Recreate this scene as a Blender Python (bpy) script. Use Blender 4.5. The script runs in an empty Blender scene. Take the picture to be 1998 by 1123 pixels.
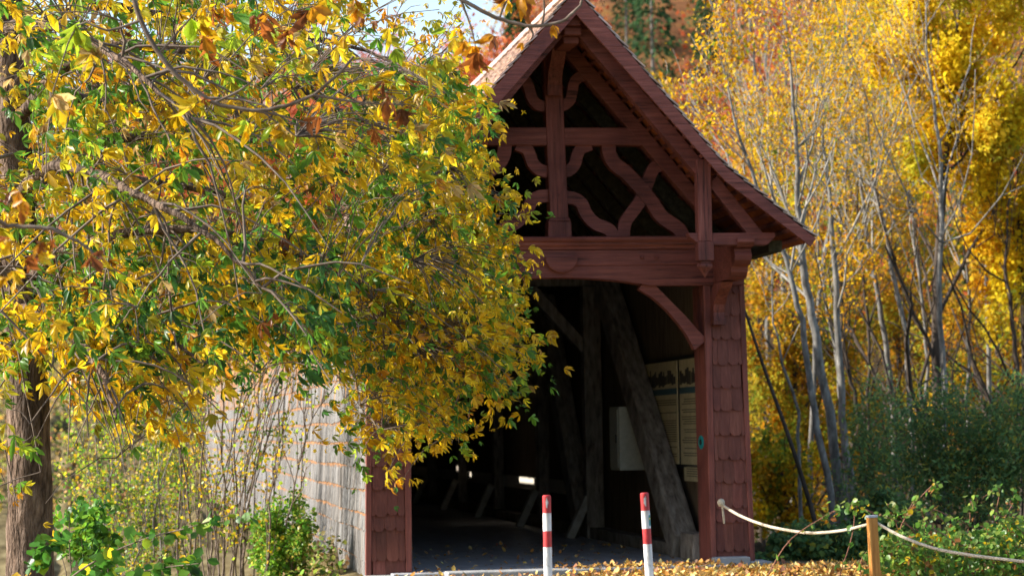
import bpy, math, random
import numpy as np
C = bpy.context.scene.collection
scene = bpy.context.scene
R = math.radians
rnd = random.Random(7)
rng = np.random.default_rng(7)

# ------------------------------------------------------------------ camera
F = 4717.0                      # focal length in pixels of a 1998 px wide frame
CX, CY = 999.0, 561.5
def _unit(v): return v / np.linalg.norm(v)
_Y = _unit(np.array([239 - CX, -(853 - CY), -F]))
_X = np.array([1, .0079, 0.]); _X[2] = -(_X[0]*_Y[0] + _X[1]*_Y[1]) / _Y[2]; _X = _unit(_X)
_Z = np.cross(_X, _Y)
RM = np.stack([_X, _Y, _Z])     # camera axes -> world axes
def ray(px, py): return RM @ np.array([(px-CX)/F, -(py-CY)/F, -1.])
CAM = -ray(1088, 1108) * 28.6
def at(px, py, d): return CAM + ray(px, py) * d
def onY(px, py, y=0.):
    d = ray(px, py); return CAM + d * ((y - CAM[1]) / d[1])
def proj(P):
    c = (np.asarray(P) - CAM) @ RM
    return CX - F*c[..., 0]/c[..., 2], CY + F*c[..., 1]/c[..., 2]

cam = bpy.data.cameras.new('camera'); cam_o = bpy.data.objects.new('camera', cam); C.objects.link(cam_o)
from mathutils import Matrix, Vector
M4 = Matrix([[*RM[0], CAM[0]], [*RM[1], CAM[1]], [*RM[2], CAM[2]], [0, 0, 0, 1]])
cam_o.matrix_world = M4
cam.sensor_width = 36; cam.lens = 36 * F / 1998
cam.clip_start = .1; cam.clip_end = 5000
cam.dof.use_dof = True; cam.dof.focus_distance = 20; cam.dof.aperture_fstop = 3.0
scene.camera = cam_o

# ------------------------------------------------------------------ light
SUN_EL, SUN_AZ = 31.5, 5.0      # azimuth: degrees from -X towards +Y
sun_dir = np.array([-math.cos(R(SUN_EL))*math.cos(R(SUN_AZ)), math.cos(R(SUN_EL))*math.sin(R(SUN_AZ)), math.sin(R(SUN_EL))])
w = bpy.data.worlds.new('World'); scene.world = w; w.use_nodes = True
nt = w.node_tree; nt.nodes.clear()
sky = nt.nodes.new('ShaderNodeTexSky'); sky.sky_type = 'NISHITA'; sky.sun_disc = False
sky.sun_elevation = R(SUN_EL); sky.sun_rotation = R(270 + SUN_AZ)
sky.air_density = 1.0; sky.dust_density = 1.5; sky.ozone_density = 1.0
bg = nt.nodes.new('ShaderNodeBackground'); bg.inputs[1].default_value = .15
wo = nt.nodes.new('ShaderNodeOutputWorld')
nt.links.new(sky.outputs[0], bg.inputs[0]); nt.links.new(bg.outputs[0], wo.inputs[0])
sl = bpy.data.lights.new('sun', 'SUN'); sl.energy = 5.0; sl.angle = R(.5); sl.color = (1, .95, .87)
so = bpy.data.objects.new('sun', sl); C.objects.link(so)
so.rotation_euler = Vector((-sun_dir[0], -sun_dir[1], -sun_dir[2])).to_track_quat('-Z', 'Y').to_euler()
so.location = (-20, 0, 30)
scene.view_settings.view_transform = 'Standard'; scene.view_settings.look = 'None'
scene.view_settings.exposure = 1.16; scene.view_settings.gamma = 1
scene.cycles.use_denoising = True
scene.cycles.max_bounces = 8; scene.cycles.transparent_max_bounces = 8

# ------------------------------------------------------------------ materials
def newmat(name):
    m = bpy.data.materials.new(name); m.use_nodes = True
    n = m.node_tree.nodes; b = n['Principled BSDF']
    return m, n, m.node_tree.links, b
def rampn(n, l, src, stops):
    r = n.new('ShaderNodeValToRGB')
    while len(r.color_ramp.elements) < len(stops): r.color_ramp.elements.new(.5)
    for e, (p, c) in zip(r.color_ramp.elements, stops):
        e.position = p; e.color = (*c, 1)
    l.new(src, r.inputs[0]); return r
def noise_mat(name, stops, scale=(6, 6, 6), nscale=1.0, detail=6, rough=.7, bump=.0, bscale=20, spec=.3, mult_attr=None, patch=None, bdist=.02):
    """noise driven colour ramp in object space, optional bump, optional per-element tint attribute"""
    m, n, l, b = newmat(name)
    tc = n.new('ShaderNodeTexCoord'); mp = n.new('ShaderNodeMapping'); mp.inputs['Scale'].default_value = scale
    l.new(tc.outputs['Object'], mp.inputs[0])
    nz = n.new('ShaderNodeTexNoise'); nz.inputs['Scale'].default_value = nscale; nz.inputs['Detail'].default_value = detail
    nz.inputs['Roughness'].default_value = .65
    l.new(mp.outputs[0], nz.inputs['Vector'])
    r = rampn(n, l, nz.outputs['Fac'], stops)
    out = r.outputs[0]
    if patch:
        nz3 = n.new('ShaderNodeTexNoise'); nz3.inputs['Scale'].default_value = patch[0]; nz3.inputs['Detail'].default_value = 5
        mp3 = n.new('ShaderNodeMapping'); mp3.inputs['Scale'].default_value = patch[1]; l.new(tc.outputs['Object'], mp3.inputs[0]); l.new(mp3.outputs[0], nz3.inputs['Vector'])
        r3 = rampn(n, l, nz3.outputs['Fac'], patch[2])
        mx = n.new('ShaderNodeMix'); mx.data_type = 'RGBA'; mx.blend_type = 'MULTIPLY'; mx.inputs[0].default_value = 1
        l.new(out, mx.inputs[6]); l.new(r3.outputs[0], mx.inputs[7]); out = mx.outputs[2]
    if mult_attr:
        at_ = n.new('ShaderNodeAttribute'); at_.attribute_name = mult_attr
        mx = n.new('ShaderNodeMix'); mx.data_type = 'RGBA'; mx.blend_type = 'MULTIPLY'; mx.inputs[0].default_value = 1
        l.new(out, mx.inputs[6]); l.new(at_.outputs['Color'], mx.inputs[7]); out = mx.outputs[2]
    l.new(out, b.inputs['Base Color'])
    b.inputs['Roughness'].default_value = rough; b.inputs['Specular IOR Level'].default_value = spec
    if bump:
        nz2 = n.new('ShaderNodeTexNoise'); nz2.inputs['Scale'].default_value = bscale; nz2.inputs['Detail'].default_value = 5
        l.new(mp.outputs[0], nz2.inputs['Vector'])
        bp = n.new('ShaderNodeBump'); bp.inputs['Strength'].default_value = bump; bp.inputs['Distance'].default_value = bdist
        l.new(nz2.outputs['Fac'], bp.inputs['Height']); l.new(bp.outputs[0], b.inputs['Normal'])
    return m
def leaf_mat(name, trans=.62, rough=.36, spec=.45):
    """leaf colour comes from a per-leaf attribute (its own hue); vein mottling from noise; light passes through"""
    m, n, l, b = newmat(name)
    a = n.new('ShaderNodeAttribute'); a.attribute_name = 'tint'
    tc = n.new('ShaderNodeTexCoord')
    nz = n.new('ShaderNodeTexNoise'); nz.inputs['Scale'].default_value = 16; nz.inputs['Detail'].default_value = 3
    l.new(tc.outputs['Object'], nz.inputs['Vector'])
    r = rampn(n, l, nz.outputs['Fac'], [(.34, (.62, .42, .28)), (.46, (1, 1, 1)), (.75, (1.12, 1.08, .9))])
    mx = n.new('ShaderNodeMix'); mx.data_type = 'RGBA'; mx.blend_type = 'MULTIPLY'; mx.inputs[0].default_value = .8
    l.new(a.outputs['Color'], mx.inputs[6]); l.new(r.outputs[0], mx.inputs[7])
    l.new(mx.outputs[2], b.inputs['Base Color'])
    b.inputs['Roughness'].default_value = rough; b.inputs['Specular IOR Level'].default_value = spec
    t = n.new('ShaderNodeBsdfTranslucent'); l.new(mx.outputs[2], t.inputs[0])
    ms = n.new('ShaderNodeMixShader'); ms.inputs[0].default_value = trans
    l.new(b.outputs[0], ms.inputs[1]); l.new(t.outputs[0], ms.inputs[2])
    l.new(ms.outputs[0], n['Material Output'].inputs['Surface'])
    return m
M = {}
def wood_paint(name, base, along):
    """red painted timber: grain stretched along one axis, drying cracks, faded and chipped patches"""
    sc = [14, 14, 14]; sc['XYZ'.index(along)] = .7
    k = base
    return noise_mat(name, [(.33, tuple(c*.25 for c in k)), (.40, tuple(c*.78 for c in k)), (.5, k), (.60, tuple(c*1.25 for c in k)), (.74, (k[0]*1.5, k[1]*2.0, k[2]*2.0))],
                     scale=sc, nscale=2.0, detail=9, rough=.62, bump=.6, bscale=5, spec=.3,
                     patch=(1.6, (1, 1, 1), [(.32, (.58, .57, .58)), (.47, (1, 1, 1)), (.62, (1.2, 1.3, 1.28)), (.76, (1.0, .95, .92))]))
RED = (.160, .044, .033)
for ax in 'XYZ': M['red'+ax] = wood_paint('red paint '+ax, RED, ax)
M['shingle_red'] = noise_mat('red shingle', [(.3, (.095, .027, .018)), (.5, (.14, .040, .027)), (.8, (.19, .064, .047))], scale=(22, 22, 2.2), nscale=1.6, detail=8, rough=.65, bump=.35, bscale=5, mult_attr='tint', patch=(2.2, (1, 1, .7), [(.3, (.66, .66, .68)), (.5, (1, 1, 1)), (.72, (1.2, 1.35, 1.35))]))
M['shingle_grey'] = noise_mat('weathered grey shingle', [(.3, (.024, .022, .02)), (.42, (.085, .077, .069)), (.55, (.21, .198, .186)), (.8, (.39, .378, .365))], scale=(30, 24, 1.0), nscale=1.1, detail=10, rough=.8, bump=.5, bscale=6, spec=.2, mult_attr='tint', patch=(1.5, (1, 1.6, .5), [(.33, (.42, .41, .40)), (.47, (.9, .9, .9)), (.7, (1.12, 1.12, 1.14))]))
M['shingle_brown'] = noise_mat('fresh brown shingle', [(.3, (.10, .05, .025)), (.5, (.26, .125, .05)), (.75, (.42, .22, .09))], scale=(30, 9, 6), nscale=1.5, rough=.8, mult_attr='tint')
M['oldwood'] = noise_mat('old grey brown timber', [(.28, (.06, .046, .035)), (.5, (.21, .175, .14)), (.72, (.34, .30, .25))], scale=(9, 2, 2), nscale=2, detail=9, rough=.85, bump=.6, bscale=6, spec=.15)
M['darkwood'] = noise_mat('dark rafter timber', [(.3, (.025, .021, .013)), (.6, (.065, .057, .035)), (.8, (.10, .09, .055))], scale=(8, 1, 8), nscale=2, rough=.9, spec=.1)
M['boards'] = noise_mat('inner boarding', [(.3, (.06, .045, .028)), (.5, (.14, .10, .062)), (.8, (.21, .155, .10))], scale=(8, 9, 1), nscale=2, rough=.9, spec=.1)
M['tile'] = noise_mat('clay roof tile', [(.3, (.30, .19, .15)), (.5, (.50, .37, .31)), (.75, (.62, .50, .43))], scale=(3, 3, 3), nscale=2, detail=8, rough=.75, bump=.2, mult_attr='tint')
M['tile_under'] = noise_mat('clay tile underside', [(.3, (.20, .055, .025)), (.6, (.34, .10, .04)), (.8, (.42, .16, .07))], scale=(4, 4, 4), nscale=2, rough=.85)
M['concrete'] = noise_mat('concrete', [(.3, (.20, .20, .20)), (.55, (.33, .33, .325)), (.8, (.44, .435, .42))], scale=(1, 1, 1), nscale=3, detail=10, rough=.9, bump=.3, bscale=25)
M['deck'] = noise_mat('worn deck', [(.3, (.26, .26, .27)), (.5, (.42, .42, .435)), (.75, (.52, .52, .53))], scale=(2, .7, 1), nscale=2.5, detail=10, rough=.42, bump=.12, bscale=12, spec=.6)
M['white_paint'] = noise_mat('white post paint', [(.3, (.20, .20, .19)), (.4, (.66, .67, .69)), (.7, (.80, .81, .82))], scale=(1, 1, .6), nscale=14, detail=9, patch=(5, (1, 1, .35), [(.32, (.62, .60, .55)), (.5, (1, 1, 1))]), rough=.45, bump=.1, spec=.4)
M['red_band'] = noise_mat('red post paint', [(.3, (.40, .32, .31)), (.37, (.42, .03, .035)), (.7, (.60, .05, .055))], scale=(1, 1, .6), nscale=14, detail=9, patch=(5, (1, 1, .35), [(.32, (.7, .7, .7)), (.5, (1, 1, 1))]), rough=.45, bump=.1, spec=.4)
M['chip'] = noise_mat('bare metal chip', [(.3, (.3, .3, .3)), (.7, (.5, .5, .5))], nscale=9, rough=.5)
M['rope'] = noise_mat('rope', [(.3, (.36, .29, .20)), (.55, (.56, .48, .36)), (.8, (.70, .63, .50))], scale=(40, 40, 40), nscale=1, rough=.9, bump=.5, bscale=3)
M['post_wood'] = noise_mat('larch post', [(.3, (.28, .10, .022)), (.5, (.50, .21, .045)), (.8, (.64, .32, .09))], scale=(20, 20, 1.2), nscale=1.6, detail=8, rough=.7, bump=.3, bscale=5)
M['metal_cap'] = noise_mat('grey metal cap', [(.3, (.35, .37, .40)), (.7, (.5, .52, .55))], nscale=9, rough=.4)
M['panel'] = noise_mat('faded info panel', [(.3, (.42, .34, .18)), (.6, (.54, .44, .25)), (.8, (.60, .50, .30))], nscale=1.5, rough=.5)
M['ink'] = noise_mat('printed dark ink', [(.3, (.035, .03, .025)), (.7, (.07, .06, .05))], nscale=5, rough=.6)
M['textink'] = noise_mat('printed grey text', [(.3, (.12, .10, .065)), (.7, (.19, .155, .10))], nscale=9, rough=.6)
M['blueband'] = noise_mat('printed blue band', [(.3, (.04, .085, .10)), (.7, (.06, .12, .14))], nscale=5, rough=.5)
M['frame'] = noise_mat('black panel frame', [(.3, (.008, .008, .008)), (.7, (.02, .018, .016))], nscale=5, rough=.5)
M['pale_rail'] = noise_mat('pale planed rail', [(.3, (.48, .42, .33)), (.7, (.64, .58, .48))], nscale=3, rough=.6)
M['box'] = noise_mat('grey cabinet paint', [(.3, (.34, .34, .27)), (.7, (.45, .44, .36))], nscale=3, rough=.5)
M['teal'] = noise_mat('teal enamel', [(.3, (.0, .16, .17)), (.7, (.01, .26, .27))], nscale=12, rough=.35)
M['sticker_yellow'] = noise_mat('yellow print', [(.3, (.55, .45, .05)), (.7, (.65, .55, .08))], nscale=12, rough=.4)
M['bark'] = noise_mat('chestnut bark', [(.3, (.022, .015, .010)), (.42, (.075, .050, .035)), (.56, (.15, .105, .076)), (.8, (.27, .21, .17))], scale=(13, 13, 3.2), nscale=1.6, detail=10, rough=.9, bump=1, bscale=2.2, spec=.15, bdist=.09, patch=(2.2, (1, 1, .6), [(.35, (.7, .7, .7)), (.6, (1.5, 1.45, 1.4))]))  # the patch noise puts sun dapple into the bark colour
M['twig'] = noise_mat('twig bark', [(.3, (.075, .052, .036)), (.6, (.17, .13, .10)), (.8, (.28, .23, .19))], scale=(4, 4, 4), nscale=2, rough=.9, spec=.2)
M['paletwig'] = noise_mat('pale grey bark', [(.28, (.045, .04, .035)), (.45, (.12, .11, .095)), (.6, (.21, .198, .175)), (.78, (.36, .34, .305))], scale=(6, 6, 2.2), nscale=1.8, detail=9, rough=.85, spec=.2)
M['sunlit_twig'] = noise_mat('twig bark with sunlight in its tone', [(.28, (.09, .08, .065)), (.5, (.22, .20, .165)), (.75, (.40, .37, .32))], scale=(6, 6, 2.2), nscale=1.8, detail=6, rough=.8, spec=.25)  # paler than the trunk bark: sunlight on the twigs put into the colour
M['palebeam'] = noise_mat('pale grey timber', [(.3, (.20, .175, .14)), (.55, (.36, .325, .275)), (.8, (.47, .43, .37))], scale=(3, 3, 3), nscale=2, detail=8, rough=.8)  # lighter tone than the old timber, for the floor struts
M['darkbark'] = noise_mat('dark bark', [(.3, (.03, .022, .016)), (.7, (.09, .07, .055))], scale=(5, 5, 1.5), nscale=1.6, rough=.9, spec=.1)
M['leaf'] = leaf_mat('autumn leaf')
M['farleaf'] = leaf_mat('far autumn leaf', trans=.5, rough=.75, spec=.08)
M['litter'] = leaf_mat('fallen leaf', trans=.1, rough=.6, spec=.3)
M['ground'] = noise_mat('bank soil with leaf litter', [(.3, (.04, .032, .014)), (.45, (.12, .09, .04)), (.6, (.21, .165, .08)), (.78, (.32, .27, .14))], scale=(1, 1, 1), nscale=1.4, detail=12, rough=.95, bump=.6, bscale=6, spec=.1)
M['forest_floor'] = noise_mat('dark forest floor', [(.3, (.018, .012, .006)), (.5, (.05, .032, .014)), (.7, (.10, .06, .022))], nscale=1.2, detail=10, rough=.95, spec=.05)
M['hill'] = noise_mat('wooded hillside soil', [(.3, (.05, .03, .014)), (.5, (.16, .07, .03)), (.65, (.20, .11, .03)), (.8, (.10, .09, .03))], scale=(.12, .12, .12), nscale=1.6, detail=8, rough=.95, spec=.05)
M['river'] = noise_mat('river water', [(.3, (.02, .03, .025)), (.7, (.035, .045, .035))], nscale=.3, rough=.08, bump=.15, bscale=1.5, spec=.5)

# ------------------------------------------------------------------ helpers
def obj(name, me, parent=None, loc=None):
    o = bpy.data.objects.new(name, me); C.objects.link(o)
    if parent: o.parent = parent
    if loc is not None: o.location = loc
    return o
def tag(o, label=None, cat=None, group=None, kind=None):
    if label: o['label'] = label
    if cat: o['category'] = cat
    if group: o['group'] = group
    if kind: o['kind'] = kind
    return o
def thing(name, label, cat, loc=(0, 0, 0), group=None):
    o = bpy.data.objects.new(name, None); C.objects.link(o); o.location = loc; o.empty_display_size = .3
    return tag(o, label, cat, group)

class MB:
    """collects polygons (with a tint each) and links them as ONE mesh"""
    def __init__(s): s.v = []; s.f = []; s.t = []; s.mi = []; s.mat = 0; s.tint = (1, 1, 1)
    def face(s, pts):
        i = len(s.v); s.v.extend([tuple(p) for p in pts]); s.f.append(tuple(range(i, i+len(pts)))); s.t.append(s.tint); s.mi.append(s.mat)
    def solid(s, v, faces):
        i = len(s.v); s.v.extend([tuple(p) for p in v])
        for f in faces: s.f.append(tuple(i+k for k in f)); s.t.append(s.tint); s.mi.append(s.mat)
    def box(s, x0, x1, y0, y1, z0, z1):
        s.solid([(x0,y0,z0),(x1,y0,z0),(x1,y1,z0),(x0,y1,z0),(x0,y0,z1),(x1,y0,z1),(x1,y1,z1),(x0,y1,z1)],
                [(0,3,2,1),(4,5,6,7),(0,1,5,4),(1,2,6,5),(2,3,7,6),(3,0,4,7)])
    def hexa(s, a, b):
        """a, b: matching rings of n points; closed prism between them"""
        n = len(a); i = len(s.v); s.v.extend([tuple(p) for p in a]); s.v.extend([tuple(p) for p in b])
        fs = [tuple(i+k for k in range(n))[::-1], tuple(i+n+k for k in range(n))]
        fs += [(i+k, i+(k+1) % n, i+n+(k+1) % n, i+n+k) for k in range(n)]
        for f in fs: s.f.append(f); s.t.append(s.tint); s.mi.append(s.mat)
    def bar(s, p, q, wx, wz, up=(0, 0, 1)):
        """beam from p to q, cross section wx (side) by wz (up)"""
        p, q, up = np.array(p, float), np.array(q, float), np.array(up, float)
        d = _unit(q-p); sd = _unit(np.cross(d, up)); u = np.cross(sd, d)
        ring = lambda c: [c+sd*wx/2*a+u*wz/2*b for a, b in ((-1,-1),(1,-1),(1,1),(-1,1))]
        s.hexa(ring(p), ring(q))
    def poly_y(s, pts, y0, y1):
        """outline in XZ extruded along Y"""
        s.hexa([(x, y0, z) for x, z in pts], [(x, y1, z) for x, z in pts])
    def poly_x(s, pts, x0, x1):
        s.hexa([(x0, y, z) for y, z in pts], [(x1, y, z) for y, z in pts])
    def lathe(s, prof, c, n=20):
        rings = [[(c[0]+r*math.cos(2*math.pi*k/n), c[1]+r*math.sin(2*math.pi*k/n), c[2]+z) for k in range(n)] for r, z in prof]
        i = len(s.v)
        for r in rings: s.v.extend(r)
        for a in range(len(rings)-1):
            for k in range(n):
                s.f.append((i+a*n+k, i+a*n+(k+1) % n, i+(a+1)*n+(k+1) % n, i+(a+1)*n+k)); s.t.append(s.tint); s.mi.append(s.mat)
        s.f.append(tuple(i+(len(rings)-1)*n+k for k in range(n))); s.t.append(s.tint); s.mi.append(s.mat)
        s.f.append(tuple(i+k for k in range(n))[::-1]); s.t.append(s.tint); s.mi.append(s.mat)
    def mesh(s, name, mats, smooth=False, tint=False):
        me = bpy.data.meshes.new(name); me.from_pydata(s.v, [], s.f)
        for m in (mats if isinstance(mats, (list, tuple)) else [mats]): me.materials.append(m)
        me.polygons.foreach_set('material_index', s.mi)
        if tint:
            a = me.attributes.new('tint', 'FLOAT_COLOR', 'FACE')
            a.data.foreach_set('color', np.array([(*t, 1) for t in s.t], dtype=np.float32).ravel())
        import bmesh
        bm = bmesh.new(); bm.from_mesh(me); bmesh.ops.recalc_face_normals(bm, faces=bm.faces[:]); bm.to_mesh(me); bm.free()
        if smooth: me.polygons.foreach_set('use_smooth', [True]*len(me.polygons))
        me.update(); return me
    def build(s, name, mats, parent=None, bevel=0, **k):
        o = obj(name, s.mesh(name, mats, **k), parent)
        if bevel:
            b = o.modifiers.new('bevel', 'BEVEL'); b.width = bevel; b.segments = 2; b.limit_method = 'ANGLE'; b.angle_limit = R(40)
        return o

def np_mesh(name, V, faces_list, mat, tint=None, smooth=False):
    """V (n,3); faces_list: list of (m,k) int arrays; tint (n,3) per point"""
    me = bpy.data.meshes.new(name)
    V = np.asarray(V, np.float32)
    me.vertices.add(len(V)); me.vertices.foreach_set('co', V.ravel())
    loops = np.concatenate([f.ravel() for f in faces_list]).astype(np.int32)
    tot = np.concatenate([np.full(len(f), f.shape[1]) for f in faces_list]).astype(np.int32)
    st = np.concatenate([[0], np.cumsum(tot)[:-1]]).astype(np.int32)
    me.loops.add(len(loops)); me.loops.foreach_set('vertex_index', loops)
    me.polygons.add(len(tot)); me.polygons.foreach_set('loop_start', st); me.polygons.foreach_set('loop_total', tot)
    if smooth: me.polygons.foreach_set('use_smooth', np.ones(len(tot), bool))
    me.update(calc_edges=True)
    if tint is not None:
        a = me.attributes.new('tint', 'FLOAT_COLOR', 'POINT')
        a.data.foreach_set('color', np.concatenate([tint, np.ones((len(tint), 1))], 1).astype(np.float32).ravel())
    me.materials.append(mat)
    return me

def tubes_mesh(name, lines, mat, sides=5, smooth=True):
    """lines: list of (points (k,3), radii (k)) -> one mesh of tapered tubes"""
    Vs, Fs, off = [], [], 0
    ang = np.arange(sides)*2*math.pi/sides
    cs, sn = np.cos(ang), np.sin(ang)
    for P, r in lines:
        P = np.asarray(P, float); r = np.asarray(r, float); k = len(P)
        T = np.gradient(P, axis=0); T /= np.linalg.norm(T, axis=1, keepdims=True)+1e-9
        ref = np.array([0, 0, 1.]) if abs(T[0, 2]) < .8 else np.array([1., 0, 0])
        A = np.cross(T, ref); A /= np.linalg.norm(A, axis=1, keepdims=True)+1e-9
        B = np.cross(T, A)
        ring = P[:, None, :] + r[:, None, None]*(A[:, None, :]*cs[None, :, None] + B[:, None, :]*sn[None, :, None])
        Vs.append(ring.reshape(-1, 3))
        i = np.arange(k-1)[:, None]*sides; j = np.arange(sides)[None, :]; j2 = (j+1) % sides
        Fs.append((np.stack([i+j, i+j2, i+sides+j2, i+sides+j], -1).reshape(-1, 4))+off)
        off += k*sides
    return np_mesh(name, np.concatenate(Vs), [np.concatenate(Fs)], mat, smooth=smooth)

def smooth_line(pts, n=24):
    """Catmull-Rom through the points"""
    P = np.asarray(pts, float); P = np.vstack([2*P[0]-P[1], P, 2*P[-1]-P[-2]])
    k = len(P)-3; out = []
    for t in np.linspace(0, k-1e-6, n):
        i = int(t); u = t-i; a, b, c, d = P[i:i+4]
        out.append(.5*((2*b)+(-a+c)*u+(2*a-5*b+4*c-d)*u*u+(-a+3*b-3*c+d)*u**3))
    return np.array(out)

# leaf outlines: x along the leaf, y across, z up from its plane
LEAF = (np.array([(0,0,0),(.32,.11,.03),(.64,.19,.02),(1,0,-.14),(.64,-.19,.02),(.32,-.11,.03),(.34,0,-.03),(.68,0,-.07)]),
        [np.array([(0,6,1),(0,5,6),(2,7,3),(7,4,3)]), np.array([(1,6,7,2),(6,5,4,7)])])
ROUND = (np.array([(0,0,0),(.22,.3,.03),(.62,.4,.03),(1,0,-.08),(.62,-.4,.03),(.22,-.3,.03),(.3,0,-.03),(.66,0,-.05)]), LEAF[1])
CHIP = (np.array([(0,0,0),(.5,.33,.05),(1,0,-.1),(.5,-.33,.05)]), [np.array([(0,2,1),(0,3,2)])])
def unitrows(a): return a/(np.linalg.norm(a, axis=1, keepdims=True)+1e-9)
def leaves_mesh(name, P, D, N, S, T, mat, shape=LEAF, curl=None, wid=None):
    D = unitrows(D); B = unitrows(np.cross(N, D)); Nn = np.cross(D, B)
    tv, tf = shape; k = len(tv)
    tvz = np.repeat(tv[None], len(P), 0).copy()
    if curl is not None: tvz[:, :, 2] -= curl[:, None]*tvz[:, :, 0]**2
    if wid is not None: tvz[:, :, 1] *= wid[:, None]
    tvz *= S[:, None, None]
    V = P[:, None, :] + tvz[:, :, 0:1]*D[:, None, :] + tvz[:, :, 1:2]*B[:, None, :] + tvz[:, :, 2:3]*Nn[:, None, :]
    off = (np.arange(len(P))*k)[:, None, None]
    fl = [(f[None]+off).reshape(-1, f.shape[1]) for f in tf]
    return np_mesh(name, V.reshape(-1, 3), fl, mat, tint=np.repeat(T, k, 0))
def rand_dirs(n, g=rng):
    return unitrows(g.normal(size=(n, 3)))
def pick_cols(n, pal, g=rng, jit=.16):
    """pal: list of (weight, rgb)"""
    wts = np.array([p[0] for p in pal], float); wts /= wts.sum()
    c = np.array([p[1] for p in pal])[g.choice(len(pal), n, p=wts)]
    return np.clip(c*(1+g.normal(size=(n, 1))*jit)*(1+g.normal(size=(n, 3))*jit*.35), .004, .95)
def in_poly(x, y, poly):
    inside = np.zeros(len(x), bool); n = len(poly)
    for i in range(n):
        x0, y0 = poly[i]; x1, y1 = poly[i-1]
        c = ((y0 > y) != (y1 > y)) & (x < (x1-x0)*(y-y0)/((y1-y0)+1e-12)+x0)
        inside ^= c
    return inside
# ================================================================== the covered bridge
XC = .06
bridge = thing('covered_bridge', 'red timber covered bridge with open gable portal, grey shingled side wall and tiled roof', 'covered bridge', (XC, 0, 0))
LEN = 56.0
def half(z): return 2.32 - .055*z/3.3                      # battered outer half width
APEX, KX, KZ, EX, EZ = 6.64, 1.70, 4.635, 2.75, 3.80
SL1 = (APEX-KZ)/KX; SL2 = (KZ-EZ)/(EX-KX)
def roof_z(x):
    x = abs(x); return APEX-SL1*x if x < KX else KZ-SL2*(x-KX)
LOC = np.array([XC, 0, 0])
def L(px, py, y=0.): p = onY(px, py, y)-LOC; return (p[0], p[2])

# deck, threshold, sills
b = MB(); b.box(-2.05, 2.05, -.28, LEN, -.4, 0); b.build('deck', M['deck'], bridge, bevel=.01)
b = MB(); b.box(-1.45, 1.86, -.62, -.284, -.35, .022); b.build('threshold', M['concrete'], bridge, bevel=.015)
b = MB(); b.box(1.80, 2.24, -.20, .02, -.4, .09); b.build('sill_block', M['concrete'], bridge, bevel=.015)
b = MB(); b.box(2.25, 2.50, -.22, .25, -.4, .03); b.build('sill_block', M['concrete'], bridge, bevel=.012)
b = MB(); b.box(-2.36, -1.72, -.24, .02, -.5, -.02); b.build('sill_block', M['concrete'], bridge, bevel=.012)

# side walls: dark board core + lapped shingle courses
GAPS = [(14.3, 15.9), (22.1, 22.42), (22.62, 22.95)]
def wall_core(s):
    b = MB()
    zb, zt, g0, g1 = -.42, 3.78, 3.24, 3.42
    def slab(y0, y1, z0, z1):
        xi = 2.10
        v = [(s*xi, y0, z0), (s*(half(z0)-.03), y0, z0), (s*(half(z1)-.03), y0, z1), (s*xi, y0, z1)]
        b.hexa(v, [(x, y1, z) for x, y, z in v])
    slab(.5, 7.2, -1.2, zb-.001)
    if s > 0: slab(.5, LEN, zb, zt)
    else:
        ys = [.5]
        for a, c in GAPS: ys += [a, c]
        ys.append(LEN)
        slab(.5, LEN, zb, g0); slab(.5, LEN, g1, zt)
        for a, c in zip(ys[0::2], ys[1::2]): slab(a, c, g0, g1)
    return b
def shingle_wall(s):
    b = MB(); r = random.Random(3+s); brown = MB()
    exps = [.145, .49, .69, .965, 1.24, 1.52, 1.79, 2.06, 2.35, 2.64, 2.92, 3.20, 3.46, 3.72]
    bots = [-1.2, -.95, -.69, -.42, -.14]+exps
    for ci, zb in enumerate(bots[:-1]):
        zt = bots[ci+1]+.05
        y = .0 if zb > -.2 else .0
        y1 = LEN if (zb > -.2) else 7.2
        step = (.085, .16) if s < 0 else (.5, .9)
        while y < y1:
            wd = r.uniform(*step)*(1 if y < 16 else 3)
            if any(y+wd > a-.15 and y < c+.15 for a, c in GAPS) and s < 0 and zb < 3.45 and zt > 3.22:
                y += wd; continue
            zz = zb+r.uniform(-.008, .008)+.012*math.sin(y*1.3+ci); t = r.uniform(.84, 1.12); wr = r.uniform(.95, 1.05)
            b.tint = (t*wr, t, t/wr)
            xo0, xo1 = half(zb)+.022+r.uniform(-.002, .002), half(zt)+.004
            th = .02
            yy = min(y+wd-.006, y1)
            v = [(s*xo0, y, zz), (s*xo0, yy, zz), (s*xo1, yy, zt), (s*xo1, y, zt),
                 (s*(xo0-th-.008), y, zz), (s*(xo0-th-.008), yy, zz), (s*(xo1-th), yy, zt), (s*(xo1-th), y, zt)]
            b.mat = 1 if r.random() < (zb-1.9)*.62 else 0; b.solid(v, [(0,1,2,3), (0,4,5,1), (1,5,6,2), (3,7,4,0)])
            # protected, still brown wood just below the lip of the course above
            zu = bots[ci+1]; hgt = r.uniform(.012, .05)*(.6 if y < 3 else 1)*(1 if zb > .4 else .5)
            f0 = (zu-hgt-zz)/(zt-zz); xa = xo0+(xo1-xo0)*f0+.003
            b.mat = 1; b.tint = (r.uniform(.75, 1.2),)*3
            b.face([(s*xa, y, zu-hgt), (s*xa, yy, zu-hgt), (s*(xo1+.003), yy, zt-.002), (s*(xo1+.003), y, zt-.002)])
            y += wd
    return b
for s in (-1, 1):
    wl = wall_core(s).build('side_wall', M['boards'], bridge)
    shingle_wall(s).build('wall_shingles', [M['shingle_grey'], M['shingle_brown']], wl, tint=True)
    b = MB(); zz = half(3.2)
    b.box(min(s*2.06, s*2.30), max(s*2.06, s*2.30), .2, LEN, 3.785, 3.98); b.build('wall_plate', M['darkwood'], bridge)

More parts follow.
